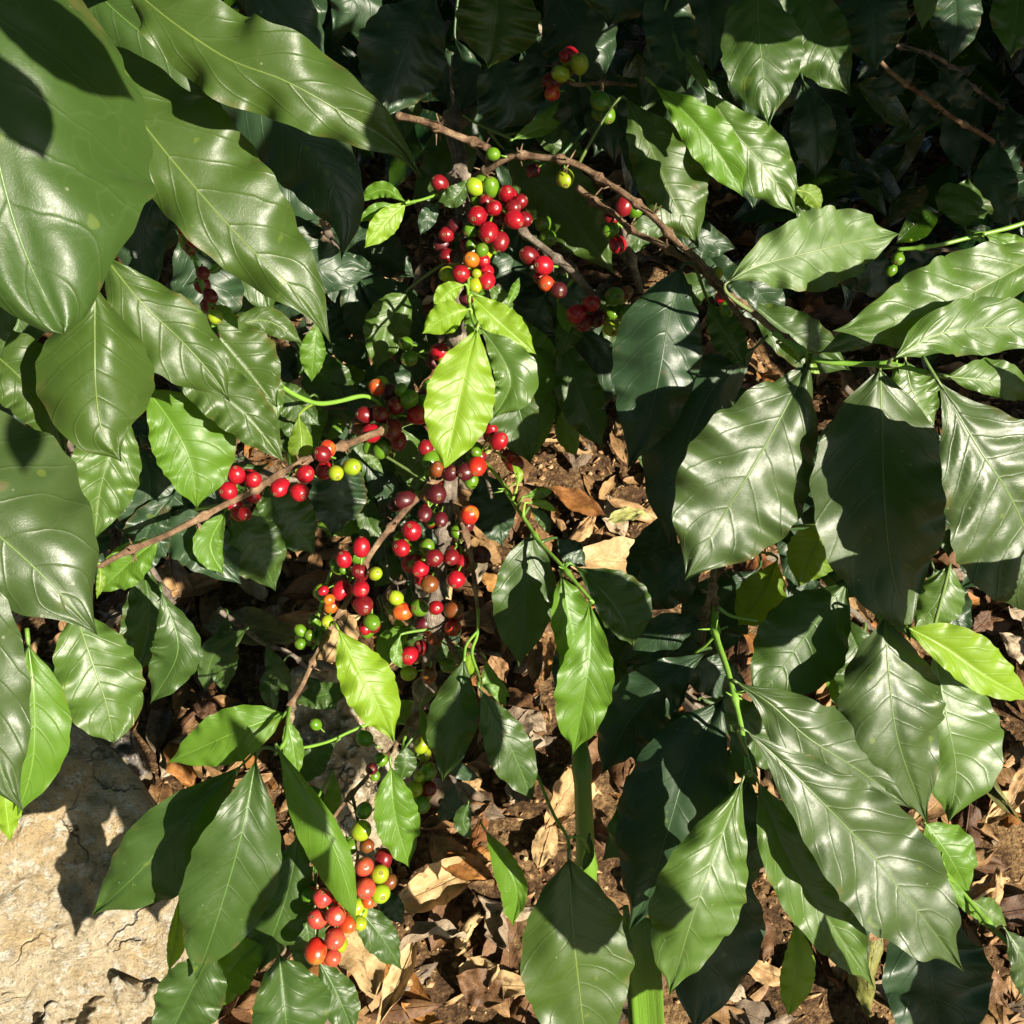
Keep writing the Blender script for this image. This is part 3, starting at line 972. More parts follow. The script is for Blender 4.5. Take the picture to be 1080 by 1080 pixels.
# ================================================================= BRANCHES (the shrub)
# --- big foreground leaves, upper left
A = branch('branch of very large glossy leaves filling the upper left corner', 60, 40, 0.60)
twig(A, [(-140, -160, .46), (0, -60, .54), (120, -40, .60), (260, -90, .64)], 0.004, 0.003)
leaf(A, 'green', [(-75, -160), (-30, 40), (4, 195), (30, 275), (68, 352)], 95, 166, .43, .45, roll=14, fold=12, wave=0.35, nw=2, curl=0.9, arch=0.10, blunt=.55, va=1.45, quilt=1.8, gloss=.9)
leaf(A, 'green', [(-35, 215), (-12, 290), (2, 378)], 30, 34, .48, .50, roll=-5, fold=12, wave=.5)
leaf(A, 'olive', [(128, -22), (180, 22), (240, 62), (300, 85), (360, 118), (415, 152), (447, 190)], 42, 50, .51, .56, roll=10, fold=6, wave=1.7, nw=4, curl=0.3)
leaf(A, 'olive', [(70, 25), (158, 140), (218, 212), (272, 270), (323, 318), (350, 364)], 42, 74, .54, .60, roll=8, fold=8, wave=1.3, nw=4.2)
leaf(A, 'dark', [(215, 60), (285, 118), (335, 170), (364, 228), (360, 275)], 48, 42, .64, .67, wave=.7, roll=4)
leaf(A, 'olive', [(105, 265), (150, 320), (190, 358), (224, 396), (243, 424)], 46, 36, .57, .62, roll=8, fold=8, wave=.9, nw=3)
leaf(A, 'dark', [(225, -50), (288, 8), (346, 70)], 26, 36, .64, .66, roll=4)
leaf(A, 'dark', [(290, -70), (318, -10), (333, 46)], 28, 24, .66, .68, roll=0)
leaf(A, 'green', [(60, -60), (120, 10), (200, 70), (290, 125)], 50, 50, .66, .70, roll=-10)
A4 = branch('small bunch of red cherries peeping out between the big upper left leaves', 196, 225, .66)
twig(A4, [(185, 215, .67), (200, 250, .665), (212, 295, .665), (226, 345, .67)], 0.0014, 0.0010, STEM, every=.03)
cluster(A4, [(205, 253, 8.2, 'red', -.004), (194, 242, 7, 'red', .004), (201, 263, 6.5, 'brown', .006), (214, 288, 7, 'dred'), (222, 312, 7, 'dred'), (227, 334, 7.6, 'yg', -.004)], (210, 285), .655, .003)
leaf(A4, 'bright', [(212, 262), (222, 262), (236, 270)], 5, 6, .66, .665)
leaf(A4, 'bright', [(216, 288), (226, 285), (238, 275)], 4, 5, .66, .665)
leaf(A4, 'bright', [(224, 322), (238, 330), (252, 348)], 6, 7, .665, .67)
leaf(A4, 'dark', [(190, 250), (215, 300), (225, 370)], 34, 40, .74, .78, roll=-10)
# --- left middle leaves
A2 = branch('branch of broad dusty leaves along the left edge at mid height', 0, 450, 0.56)
twig(A2, [(-200, 300, .52), (-60, 370, .58), (40, 380, .62), (160, 385, .66), (240, 350, .72)], 0.0035, 0.002)
leaf(A2, 'olive', [(100, 300), (100, 357), (101, 410), (108, 455), (128, 487)], 60, 62, .51, .54, roll=-4, fold=20, wave=.6, nw=2, curl=.8)
leaf(A2, 'olive', [(-35, 350), (15, 392), (48, 430), (70, 480)], 32, 42, .55, .57, roll=8)
leaf(A2, 'grey', [(-180, 420), (-80, 498), (0, 566), (50, 612), (103, 670)], 80, 112, .43, .47, roll=10, fold=10, wave=.55, nw=4, curl=.5)
leaf(A2, 'grey', [(-62, 540), (-38, 650), (-16, 750), (4, 818), (25, 857)], 50, 50, .43, .46, roll=12, fold=6, wave=.5)
leaf(A2, 'bright', [(30, 680), (36, 740), (34, 805), (18, 862)], 34, 36, .50, .52, roll=6, fold=6, wave=.6)
leaf(A2, 'lime', [(2, 800), (6, 850), (11, 888)], 16, 18, .52, .53, roll=6)
leaf(A2, 'pale', [(80, 648), (96, 695), (112, 742), (120, 782)], 42, 44, .60, .62, roll=16, fold=8, wave=1.1, blunt=.55, nw=3)
leaf(A2, 'dark', [(28, 690), (48, 725), (55, 765)], 20, 20, .66, .68)
leaf(A2, 'green', [(-10, 300), (20, 330), (5, 372)], 30, 30, .6, .6, roll=-20)
# --- leaves around px 160-300, 330-560
A3 = branch('leafy twig with ribbed and wavy leaves between the big leaves and the left cherries', 200, 400, 0.70)
twig(A3, [(140, 330, .74), (170, 370, .72), (250, 380, .74), (330, 425, .80), (385, 418, .85), (412, 438, .875)], 0.002, 0.0016, STEM, nodes=False)
leaf(A3, 'pale', [(130, 425), (118, 470), (105, 520), (100, 570)], 36, 36, .66, .69, roll=16, fold=-14, wave=.9, quilt=2.2)
leaf(A3, 'bright', [(152, 408), (178, 442), (200, 485), (208, 537)], 32, 52, .68, .71, roll=10, fold=-8, wave=.6)
leaf(A3, 'olive', [(160, 380), (215, 405), (260, 438), (300, 488)], 28, 30, .66, .70, roll=8, wave=1.2)
leaf(A3, 'olive', [(212, 335), (245, 372), (293, 430)], 27, 40, .70, .74, roll=6, wave=.9)
leaf(A3, 'olive', [(240, 347), (280, 338), (320, 362)], 14, 15, .73, .75, roll=10)
leaf(A3, 'pale', [(275, 385), (285, 410), (292, 448)], 16, 14, .76, .77, roll=12)
leaf(A3, 'dark', [(150, 470), (158, 520), (150, 590)], 34, 34, .76, .79, roll=-15)
leaf(A3, 'dark', [(185, 520), (160, 550), (140, 610)], 24, 26, .76, .79, roll=-15)
leaf(A3, 'yellow', [(315, 440), (318, 470), (312, 500)], 14, 12, .80, .81, roll=8)
# --- cherry branch pointing left
B1 = branch('thin brown twig pointing left with red cherries in three bunches', 380, 465, 0.80)
twig(B1, [(103, 598, .70), (130, 583, .70), (175, 564, .71), (215, 544, .73), (255, 524, .75), (300, 497, .77), (345, 476, .80), (385, 462, .83), (440, 440, .88)], 0.0019, 0.0030, BARK2)
leaf(B1, 'yellow', [(105, 595), (106, 612), (102, 632)], 4, 5, .70, .70)
leaf(B1, 'bright', [(168, 568), (140, 590), (103, 625)], 20, 22, .72, .74, roll=-6)
leaf(B1, 'bright', [(237, 540), (222, 575), (236, 607)], 18, 13, .76, .78, roll=8)
leaf(B1, 'green', [(245, 545), (272, 580), (291, 624)], 36, 31, .78, .82, roll=-4, fold=10)
leaf(B1, 'green', [(280, 512), (303, 545), (332, 585)], 30, 28, .80, .83, roll=-8, fold=10)
leaf(B1, 'dark', [(366, 480), (357, 522), (350, 567)], 30, 30, .84, .88, roll=10, fold=10, wave=1.2)
leaf(B1, 'bright', [(200, 540), (190, 560), (198, 585)], 10, 14, .78, .80)
cluster(B1, [(249, 501, 9.5, 'red'), (267, 506, 9, 'red'), (240.5, 518, 9.8, 'red'), (258, 542, 7.8, 'red'), (247, 532, 7.5, 'red', .012), (267, 524, 6.5, 'red', .014)], (256, 522), .745, .004)
cluster(B1, [(295.5, 514, 10, 'red'), (322, 500, 10, 'red'), (316, 519.5, 10, 'red')], (305, 503), .765, .003)
cluster(B1, [(340, 479, 9, 'dred'), (346, 473, 8, 'ored', .01), (342, 496, 9, 'red', .01), (354, 499, 8.6, 'yg', -.01), (371, 492.5, 9.3, 'yg', -.006)], (352, 482), .79, .004)
cluster(B1, [(397, 408.5, 8, 'ored', -.01), (411, 414, 9, 'maroon', .01), (423, 411, 6.5, 'green', -.008), (431.5, 421, 9.5, 'green', -.004), (418, 428, 9.3, 'dred', 0),
             (386, 437.5, 9.6, 'dred', -.004), (401.5, 437.5, 9.6, 'dred', -.008), (380, 451.5, 8, 'brown', .008), (391.5, 457, 10, 'red', -.012), (413.5, 453, 9.6, 'dred', -.008),
             (420, 465, 9.5, 'dred', -.002), (441, 438, 9.6, 'red', -.002), (446, 423, 7, 'green', .01), (453, 408, 8, 'green', .014), (403, 473.5, 9.6, 'green', .004), (390, 471, 7.5, 'green', .012)], (415, 445), .86)
# --- top left dark leaves behind
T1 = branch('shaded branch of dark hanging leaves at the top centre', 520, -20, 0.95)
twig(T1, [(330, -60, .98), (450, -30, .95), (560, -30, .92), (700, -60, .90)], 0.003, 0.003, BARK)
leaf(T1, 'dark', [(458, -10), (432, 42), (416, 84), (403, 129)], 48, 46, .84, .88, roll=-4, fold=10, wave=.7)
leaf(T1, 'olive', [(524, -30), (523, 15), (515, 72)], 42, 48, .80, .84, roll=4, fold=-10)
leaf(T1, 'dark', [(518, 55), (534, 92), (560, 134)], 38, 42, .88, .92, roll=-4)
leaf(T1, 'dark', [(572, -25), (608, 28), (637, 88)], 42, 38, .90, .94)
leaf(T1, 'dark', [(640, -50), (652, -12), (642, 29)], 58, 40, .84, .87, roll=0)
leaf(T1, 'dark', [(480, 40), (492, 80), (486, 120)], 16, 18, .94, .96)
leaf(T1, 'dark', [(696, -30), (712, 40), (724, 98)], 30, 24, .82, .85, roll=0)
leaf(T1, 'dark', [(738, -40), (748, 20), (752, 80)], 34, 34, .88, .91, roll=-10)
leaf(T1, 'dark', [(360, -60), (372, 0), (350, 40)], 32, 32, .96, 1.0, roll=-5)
# small shoot px 380-460, 200-260
S1 = branch('tiny lime green shoot of three leaves left of the upper cherries', 456, 207, 0.82)
twig(S1, [(462, 205, .84), (445, 211, .82), (428, 214, .80)], 0.0011, 0.0009, STEM, nodes=False)
leaf(S1, 'lime', [(429, 213), (408, 233), (384, 262)], 13, 14, .80, .81, roll=8)
leaf(S1, 'bright', [(428, 213), (404, 200), (377, 212)], 9, 8, .80, .82, roll=-5)
leaf(S1, 'bright', [(420, 218), (396, 222), (377, 235)], 7, 8, .81, .82)
leaf(S1, 'green', [(492, 192), (480, 208), (462, 213)], 13, 10, .82, .83, roll=-10)
leaf(S1, 'dark', [(463, 212), (452, 229), (443, 248)], 10, 9, .84, .85)
cluster(S1, [(464, 193.5, 9, 'dred')], (470, 200), .85)
# --- main trunk of the middle
M = branch('upright grey stem down the middle carrying the densest dark red cherries', 430, 800, 1.0)
twig(M, [(484, 60, 1.02), (481, 125, 1.00), (486, 185, .98), (490, 250, .97), (484, 330, .96), (480, 420, .93), (478, 500, .90), (470, 568, .90), (466, 600, .90), (459, 660, .90), (451, 705, .92), (444, 740, .94), (434, 785, .98), (426, 850, 1.06), (420, 900, 1.16)], 0.0075, 0.0050, BARK, every=0.07)
twig(M, [(476, 503, .90), (459, 507, .89), (431, 536, .88), (410, 561, .88), (389, 589, .88), (368, 631, .88), (350, 660, .88), (327, 702, .87), (306, 745, .85)], 0.0028, 0.0018, BARK2)
twig(M, [(478, 528, .89), (491, 565, .88), (501, 614, .87), (504, 645, .86)], 0.0024, 0.0015, BARK2)
twig(M, [(463, 655, .90), (473, 677, .89), (484, 700, .88), (490, 715, .88)], 0.0022, 0.0014, BARK2)
twig(M, [(520, 525, .87), (512, 500, .89), (500, 478, .91), (486, 455, .93)], 0.0016, 0.0022, BARK)
twig(M, [(404, 560, .93), (412, 610, .93), (432, 610, .93), (455, 588, .93)], 0.0008, 0.0008, BARK)
twig(M, [(372, 577, .90), (350, 600, .91), (338, 640, .92), (330, 668, .93)], 0.0014, 0.0014, STEM, nodes=False)
leaf(M, 'pale', [(424, 452), (430, 482), (440, 522)], 15, 22, .93, .94, roll=14)
leaf(M, 'pale', [(386, 470), (392, 485), (405, 500)], 6, 7, .92, .92, roll=14)
leaf(M, 'dark', [(510, 500), (522, 540), (530, 577)], 26, 23, .95, .97, roll=0)
leaf(M, 'dark', [(410, 490), (400, 540), (395, 600)], 30, 30, 1.0, 1.04, roll=-10)
leaf(M, 'dark', [(440, 520), (445, 560), (430, 620)], 26, 26, 1.0, 1.04, roll=-10)
leaf(M, 'lime', [(357, 664), (376, 703), (398, 743), (416, 783)], 26, 30, .84, .87, roll=10, wave=1.1)
leaf(M, 'bright', [(412, 808), (416, 858), (432, 916)], 22, 25, .83, .86, roll=8, fold=-10)
leaf(M, 'green', [(428, 788), (427, 808), (420, 826)], 12, 12, .86, .87)
leaf(M, 'bright', [(443, 745), (448, 765), (452, 790)], 6, 7, .86, .87)
leaf(M, 'bright', [(422, 670), (418, 690), (424, 705)], 7, 7, .88, .88)
cluster(M, [(518, 453, 8, 'red'), (526, 465, 10, 'red', -.008), (542.5, 489, 9, 'dred'), (503, 492, 10, 'ored', -.01), (491, 497.5, 9.5, 'maroon'), (505, 482, 8, 'dred', .01), (502, 477, 6, 'green'), (497, 507, 8, 'green', .012)], (508, 480), .88)
cluster(M, [(475, 499, 8, 'maroon', -.012), (461, 495, 9, 'brown'), (454, 485, 9, 'green', .01), (449, 472.5, 8, 'dred', .01), (460, 521, 10, 'maroon', -.014), (427, 527, 10, 'maroon', -.004), (418, 532, 8, 'maroon', .01),
            (448, 542.5, 8.6, 'maroon', -.006), (455, 547, 7, 'green', .01), (465, 548, 8, 'maroon', -.01)], (455, 515), .885)
cluster(M, [(495, 543, 10, 'ored', -.01), (492, 553, 8, 'maroon', .012), (481.5, 561, 6.5, 'green', .012), (507.5, 585, 8.5, 'maroon', .01), (488, 593, 7.5, 'red', .004), (476, 587.5, 9.3, 'dred', -.008), (481, 611, 10, 'red', -.012)], (484, 575), .875)
cluster(M, [(434, 560, 10, 'red', 0), (423, 578, 10, 'red', -.006), (450, 577, 8.5, 'green', .006), (458, 588.5, 10.4, 'dred', -.014), (443, 600, 9.6, 'red', -.008), (453, 616, 10.3, 'brown', -.012), (435, 593, 8.5, 'green', .014)], (450, 588), .875)
cluster(M, [(424.5, 645, 9.6, 'ored', -.002), (442.5, 641, 9.8, 'green', -.006), (459.5, 641, 8.4, 'red', -.022), (478, 643, 9.5, 'brown', .002), (477.5, 662.5, 9.5, 'ored', .004), (446.5, 659, 8.4, 'maroon', .012), (458, 672, 8.6, 'brown', .012), (417.5, 630.5, 7.8, 'yg', -.004)], (456, 650), .885)
cluster(M, [(431.5, 691.5, 10, 'red', -.012), (443.5, 683, 8.4, 'dred', .004), (431, 710, 8.6, 'yg', 0), (472.5, 701.5, 8.4, 'green', .004), (452, 712, 8.4, 'brown', .016)], (452, 700), .90)
cluster(M, [(381, 577, 9.3, 'red'), (362.5, 590, 9.3, 'red'), (379, 603, 8.3, 'dred'), (360, 622.5, 10, 'red'), (380, 621, 9.3, 'red', -.01), (383, 638, 10, 'dred', -.012), (341, 623, 5.5, 'red'), (347, 632, 5.5, 'orange'),
            (362, 601, 4.5, 'green'), (396, 605, 7.4, 'yg', -.01), (392, 656, 8, 'green', -.01), (385, 663, 7, 'red', .01), (345, 655, 6, 'yg')], (377, 612), .865, .006)
cluster(M, [(317, 665, 6.5, 'green'), (331, 654, 6, 'green'), (338, 663, 7, 'green'), (339, 672, 6.5, 'green'), (317, 679, 6.5, 'green'), (327, 670, 6, 'green')], (330, 680), .89, .006)
# lower twig with the bottom bunches
LW = branch('thin dark lower twig ending in pink red cherries at the bottom left of centre', 438, 763, 0.95)
twig(LW, [(441, 752, .94), (413, 791, .92), (390, 817, .90), (371, 837, .88), (350, 866, .87), (335, 890, .87), (322, 915, .87)], 0.0022, 0.0012, BARK2)
twig(LW, [(430, 770, .95), (425, 790, .93), (436, 815, .91)], 0.0016, 0.0010, STEM, nodes=False)
twig(LW, [(372, 838, .88), (378, 870, .87), (375, 915, .86), (360, 955, .85)], 0.0014, 0.0012, BARK2)
cluster(LW, [(340, 947, 10, 'pink', -.006), (357.5, 946, 9.2, 'ored', 0), (334.5, 969.5, 10.6, 'pink', -.004), (354, 966, 10.2, 'pink', -.012), (365.5, 974, 9.4, 'ored', .002), (353, 990.5, 11.5, 'pink', -.014), (333, 1003, 12, 'ored', -.01), (350.5, 1010, 9.4, 'pink', 0), (326, 945, 8, 'green', .014), (351, 917, 7.5, 'green', .012)], (349, 968), .85)
cluster(LW, [(384, 914, 10.5, 'pink', -.012), (404, 906, 9.2, 'dred', .004), (400.5, 922, 10, 'yg', -.010), (385.5, 937, 10.6, 'pink', -.014), (401, 942.5, 10, 'yg', -.010), (409, 930, 9, 'brown', .006), (371, 928, 8.4, 'dred', .004), (388, 950, 7, 'ored', .004), (379, 974, 8, 'yg', 0), (376, 956, 8, 'yg', .004)], (390, 930), .86)
cluster(LW, [(381, 876, 10, 'yg', -.008), (384, 855, 9, 'green', 0), (371, 892, 8.4, 'green', 0), (387, 892, 7.6, 'brown', -.004)], (378, 880), .87)
cluster(LW, [(392, 811, 7, 'maroon'), (402, 801, 7, 'green', .01), (395, 818, 6, 'green', .012)], (396, 812), .90)
cluster(LW, [(451, 814.5, 8.6, 'green'), (442, 819, 6.5, 'yg', -.008), (438, 832, 8.7, 'yg', -.006), (452.5, 832, 8.7, 'dred'), (444.5, 848, 9, 'green'), (444, 786, 7.8, 'yg'), (333, 764, 6.5, 'green')], (440, 822), .90, .004)
leaf(LW, 'green', [(374, 955), (400, 985), (424, 1023)], 19, 17, .88, .90, roll=4)
leaf(LW, 'dark', [(395, 945), (412, 955), (425, 975)], 12, 12, .92, .93)
# --- upper cherry bunches
UC = branch('weathered twig with the large upper bunch of red, orange and green cherries', 500, 180, 0.92)
twig(UC, [(500, 190, .95), (520, 215, .94), (550, 243, .92), (579, 267, .91), (603, 286, .90), (631, 318, .90)], 0.0024, 0.0034, BARK)
twig(UC, [(486, 190, .97), (482, 230, .94), (484, 265, .93), (500, 290, .91)], 0.0022, 0.0016, BARK)
cluster(UC, [(500.5, 197, 9, 'yg', 0), (517.5, 197.5, 8.7, 'green', 0), (503, 210, 8, 'green', .012), (534, 204, 9, 'red', 0), (549, 212.5, 7.5, 'dred', .006), (513, 214, 8.3, 'dred', .004), (520.5, 219.5, 9.2, 'red', -.01),
             (541.5, 219, 9.2, 'dred', 0), (503, 227.5, 10, 'red', -.01), (527.5, 234, 9.3, 'maroon', .006), (542.5, 231.5, 9.8, 'red', -.012), (553, 231, 8, 'dred', .006), (497.5, 242.5, 8.2, 'green', 0),
             (515, 245, 9.8, 'red', -.012), (527.5, 255, 9.4, 'dred', -.004), (516, 257, 6.5, 'green', .01)], (520, 225), .90)
cluster(UC, [(497, 258, 6.5, 'green'), (508, 264, 7.6, 'green'), (497, 274, 9.2, 'orange', -.012), (509, 275, 7.8, 'red', -.002), (513, 286, 7.4, 'red', .002), (513, 296, 9.2, 'red', -.008), (502.5, 288.5, 5.6, 'yg', -.012),
             (486, 289, 9.3, 'red', -.012), (501, 301, 7.2, 'yg', -.01), (472, 289, 8, 'yg', .006), (493, 313, 8, 'maroon', .012)], (500, 282), .89)
cluster(UC, [(480, 238, 8.5, 'maroon'), (471, 247.5, 8.7, 'dred', -.008), (467, 257, 8.3, 'maroon', .006), (471, 270, 8.7, 'dred', -.002), (482, 262, 7, 'green', .014)], (478, 255), .92)
cluster(UC, [(558.5, 270, 9.6, 'dred'), (573, 280, 10, 'red', -.01), (576, 299, 9.2, 'ored', -.008), (570, 292, 7.4, 'dred', .008), (589, 306, 9.2, 'maroon')], (580, 285), .885)
cluster(UC, [(608, 331, 10, 'red', -.006), (624, 320, 9.2, 'red', -.01), (630, 336, 9.2, 'maroon', .004), (616, 340, 9, 'dred', .002), (645.5, 346, 9.5, 'yg', -.008), (648, 313, 10, 'green', -.008), (661, 329, 8, 'green', 0), (646, 330, 7.4, 'green', .004), (660, 309, 7.4, 'brown', .01)], (632, 326), .885)
cluster(UC, [(573, 236, 9.2, 'green'), (577.5, 251, 8.8, 'green')], (568, 246), .93, .003)
cluster(UC, [(428, 362.5, 7.4, 'green'), (432, 378, 8, 'green'), (463, 371, 9.2, 'red'), (468, 380, 6.4, 'yg'), (457, 382, 7, 'maroon', .01)], (450, 378), .92, .004)
leaf(UC, 'green', [(612, 320), (600, 350), (590, 380)], 14, 14, .93, .94)
leaf(UC, 'bright', [(588, 318), (594, 335), (600, 352)], 6, 9, .92, .92, roll=10)
leaf(UC, 'pale', [(428, 308), (408, 345), (396, 392)], 24, 24, .94, .97, roll=12)
leaf(UC, 'dark', [(400, 375), (408, 410), (400, 440)], 30, 30, .98, 1.0)
# --- brown branches sweeping right, with the hanging leaves
RB = branch('long brown branch arching from the top down to the big leaves at right', 505, 185, 0.90)
twig(RB, [(420, 123, .93), (445, 129, .92), (470, 138, .91), (495, 150, .91), (514, 156, .90)], 0.0032, 0.0032, BARK2)
twig(RB, [(500, 186, .94), (516, 176, .91), (537, 166, .89), (579, 165, .87), (600, 170, .86), (631, 184, .85), (667, 211, .83), (702, 242, .81), (734, 272, .79), (770, 310, .77), (805, 339, .75), (843, 366, .74)], 0.0028, 0.0022, BARK2)
twig(RB, [(609, 198, .88), (642, 224, .86), (674, 246, .84), (706, 262, .82), (735, 282, .80), (758, 305, .78), (795, 349, .77)], 0.0025, 0.0020, BARK2)
twig(RB, [(656, 236, .88), (662, 258, .90), (668, 278, .91), (675, 308, .92)], 0.0026, 0.0032, BARK)
twig(RB, [(816, 350, .745), (858, 376, .735), (897, 383, .73), (929, 385, .72), (960, 388, .715), (990, 396, .71), (1020, 400, .71)], 0.0022, 0.0016, STEM, every=.06)
twig(RB, [(488, 122, .95), (505, 131, .93), (540, 147, .90)], 0.0011, 0.0010, STEM, nodes=False)
leaf(RB, 'bright', [(541, 147), (565, 136), (593, 129)], 9, 9, .89, .90, roll=8)
leaf(RB, 'green', [(560, 140), (585, 150), (620, 165)], 12, 16, .92, .93)
leaf(RB, 'olive', [(532, 158), (570, 195), (608, 235), (649, 290)], 33, 40, .94, .97, roll=-25, fold=6)
leaf(RB, 'olive', [(660, 104), (690, 165), (712, 215), (737, 262)], 28, 46, .85, .87, roll=6, fold=6)
leaf(RB, 'dark', [(648, 115), (668, 155), (690, 216)], 14, 14, .89, .90, roll=-10)
leaf(RB, 'dark', [(718, 284), (704, 343), (697, 385), (685, 440), (662, 496)], 52, 40, .78, .83, roll=4, fold=10, wave=.6)
leaf(RB, 'dark', [(797, 366), (750, 412), (722, 480), (706, 580)], 48, 42, .83, .88, roll=-6, fold=8)
leaf(RB, 'grey', [(856, 376), (838, 412), (800, 482), (762, 545), (722, 613)], 66, 70, .71, .74, roll=16, fold=5, wave=.8, nw=5, curl=.4, quilt=1.2)
leaf(RB, 'grey', [(928, 390), (930, 450), (932, 520), (940, 600), (960, 677)], 70, 68, .70, .75, roll=8, fold=8, wave=.5, quilt=1.2)
leaf(RB, 'grey', [(988, 400), (1030, 470), (1072, 538), (1120, 665)], 72, 80, .642, .678, roll=16, fold=-4, wave=.5, quilt=2.4)
leaf(RB, 'speck', [(768, 297), (800, 280), (850, 267), (900, 255), (949, 246)], 42, 42, .74, .75, roll=14, fold=6, wave=.9, quilt=1.5)
leaf(RB, 'pale', [(1120, 255), (1060, 290), (990, 325), (930, 342), (878, 349)], 48, 38, .68, .70, roll=8, fold=4, wave=1.1, quilt=1.8)
leaf(RB, 'pale', [(944, 377), (992, 352), (1060, 345), (1140, 350)], 28, 32, .67, .68, roll=4, fold=4, wave=1.0, quilt=1.6)
leaf(RB, 'pale', [(1000, 397), (1050, 404), (1110, 425)], 14, 24, .68, .69, roll=4)
leaf(RB, 'pale', [(955, 380), (962, 412), (985, 450)], 28, 28, .79, .80, roll=14)
leaf(RB, 'green', [(747, 318), (760, 345), (787, 388)], 16, 20, .82, .84)
leaf(RB, 'green', [(865, 372), (900, 358), (945, 345)], 12, 14, .77, .79)
leaf(RB, 'lime', [(850, 372), (855, 385), (865, 395)], 5, 5, .73, .73)
leaf(RB, 'lime', [(820, 362), (835, 370), (846, 385)], 5, 5, .76, .76)
leaf(RB, 'green', [(593, 355), (612, 418), (636, 474)], 24, 24, .94, .98, roll=12)
cluster(RB, [(562, 180, 8, 'maroon', .02), (596, 188, 9.5, 'yg', -.005), (520, 162.5, 7.5, 'green', .01)], (590, 172), .88)
cluster(RB, [(596, 59, 6.5, 'red'), (611, 67.5, 9.6, 'yg'), (591, 78, 9, 'yg'), (582.5, 98.5, 8, 'ored'), (633, 106.5, 9.4, 'green'), (640, 121, 9, 'green')], (605, 88), .86, .004)
twig(RB, [(585, 68, .88), (602, 88, .87), (640, 88, .87), (672, 90, .87)], 0.0018, 0.0014, BARK2)
cluster(RB, [(658, 217.5, 9, 'dred'), (670, 222, 8, 'green'), (644, 243, 8, 'green'), (651.5, 258, 9, 'red'), (645, 230, 8, 'dred', .01)], (655, 240), .865, .005)
cluster(RB, [(756, 288.5, 6.5, 'yg'), (767, 325, 8, 'green', .01), (761, 313, 7, 'red', .01), (776, 320, 6, 'red', .01)], (765, 310), .785, .004)
# --- top right leaves
TR = branch('branch of ribbed half sunlit leaves hanging at the upper right of centre', 800, -40, 0.80)
twig(TR, [(680, -60, .84), (760, -45, .80), (850, -50, .78), (960, -60, .76)], 0.003, 0.0025, BARK2)
leaf(TR, 'green', [(798, -25), (800, 30), (805, 82), (811, 134)], 40, 44, .75, .78, roll=12, fold=8, quilt=2.0, wave=.6)
leaf(TR, 'green', [(832, -30), (860, 22), (880, 65), (897, 102)], 40, 26, .78, .80, roll=8, quilt=1.8)
leaf(TR, 'dark', [(905, -40), (920, 15), (924, 76)], 38, 36, .80, .82)
leaf(TR, 'pale', [(972, -40), (976, 0), (972, 33)], 13, 13, .76, .77, roll=14)
leaf(TR, 'green', [(1078, -40), (1072, 15), (1066, 61)], 26, 32, .70, .72)
leaf(TR, 'dark', [(846, 82), (858, 130), (862, 190)], 24, 22, .95, .98, roll=-12)
leaf(TR, 'dark', [(1000, -40), (1008, 20), (1000, 70)], 26, 26, .98, 1.0, roll=-12)
leaf(TR, 'pale', [(742, 92), (775, 140), (808, 178), (840, 226)], 32, 32, .82, .85, roll=10, fold=4, quilt=2.4, wave=1.0)
leaf(TR, 'bright', [(690, 90), (728, 125), (762, 168), (784, 208)], 22, 26, .78, .80, roll=10, wave=1.1)
leaf(TR, 'pale', [(700, 20), (722, 60), (755, 100)], 6, 8, .83, .84, roll=14, wave=1.6)
leaf(TR, 'yellow', [(838, 200), (855, 205), (866, 222)], 10, 10, .88, .89)
leaf(TR, 'green', [(840, 195), (850, 215), (842, 235)], 12, 12, .90, .90)
# twig at right top
RT = branch('slender twig with a dark round leaf in front of the deep shade at the right', 1085, 232, 0.85)
twig(RT, [(946, 263, .86), (988, 258, .85), (1024, 250, .85), (1066, 239, .85), (1100, 228, .85)], 0.0015, 0.0018, STEM)
twig(RT, [(905, 30, 1.10), (935, 72, 1.10), (985, 110, 1.12), (1040, 145, 1.15), (1100, 190, 1.18)], 0.0022, 0.0022, BARK2)
leaf(RT, 'green', [(1018, 240), (1017, 215), (1021, 189)], 29, 29, .86, .88, roll=-4)
leaf(RT, 'dark', [(1052, 148), (1050, 198), (1066, 242)], 22, 22, .98, 1.0, roll=0)
leaf(RT, 'bright', [(1040, 248), (1066, 260), (1100, 276)], 12, 13, .84, .85)
leaf(RT, 'dark', [(1080, 145), (1060, 185), (1078, 235)], 20, 20, 1.02, 1.05)
cluster(RT, [(947, 273, 6.4, 'green'), (940, 285, 6, 'green', .01)], (950, 264), .86, .002)
# --- central lime shoot
CS = branch('bright lime shoot of young leaves in front of the centre cherries', 500, 300, 0.86)
twig(CS, [(494, 292, .88), (494, 312, .86), (496, 330, .83), (502, 348, .81)], 0.0014, 0.0011, STEM, nodes=False)
leaf(CS, 'lime', [(490, 300), (474, 307), (457, 324)], 11, 12, .84, .85, roll=6)
leaf(CS, 'lime', [(494, 326), (472, 333), (445, 352)], 16, 18, .82, .83, roll=6)
leaf(CS, 'lime', [(498, 312), (524, 338), (566, 374)], 18, 20, .84, .86, roll=10)
leaf(CS, 'lime', [(503, 348), (492, 385), (482, 432), (469, 494)], 35, 38, .79, .80, roll=10, fold=-8, wave=.5, blunt=.2)
leaf(CS, 'pale', [(506, 345), (528, 375), (538, 405), (520, 442)], 16, 30, .81, .83, roll=14)
leaf(CS, 'green', [(532, 390), (548, 435), (560, 490)], 32, 20, .87, .90, roll=-4)
leaf(CS, 'bright', [(535, 322), (542, 308), (548, 292)], 5, 5, .87, .88)
leaf(CS, 'pale', [(515, 300), (530, 318), (535, 345)], 10, 10, .88, .90, roll=14)
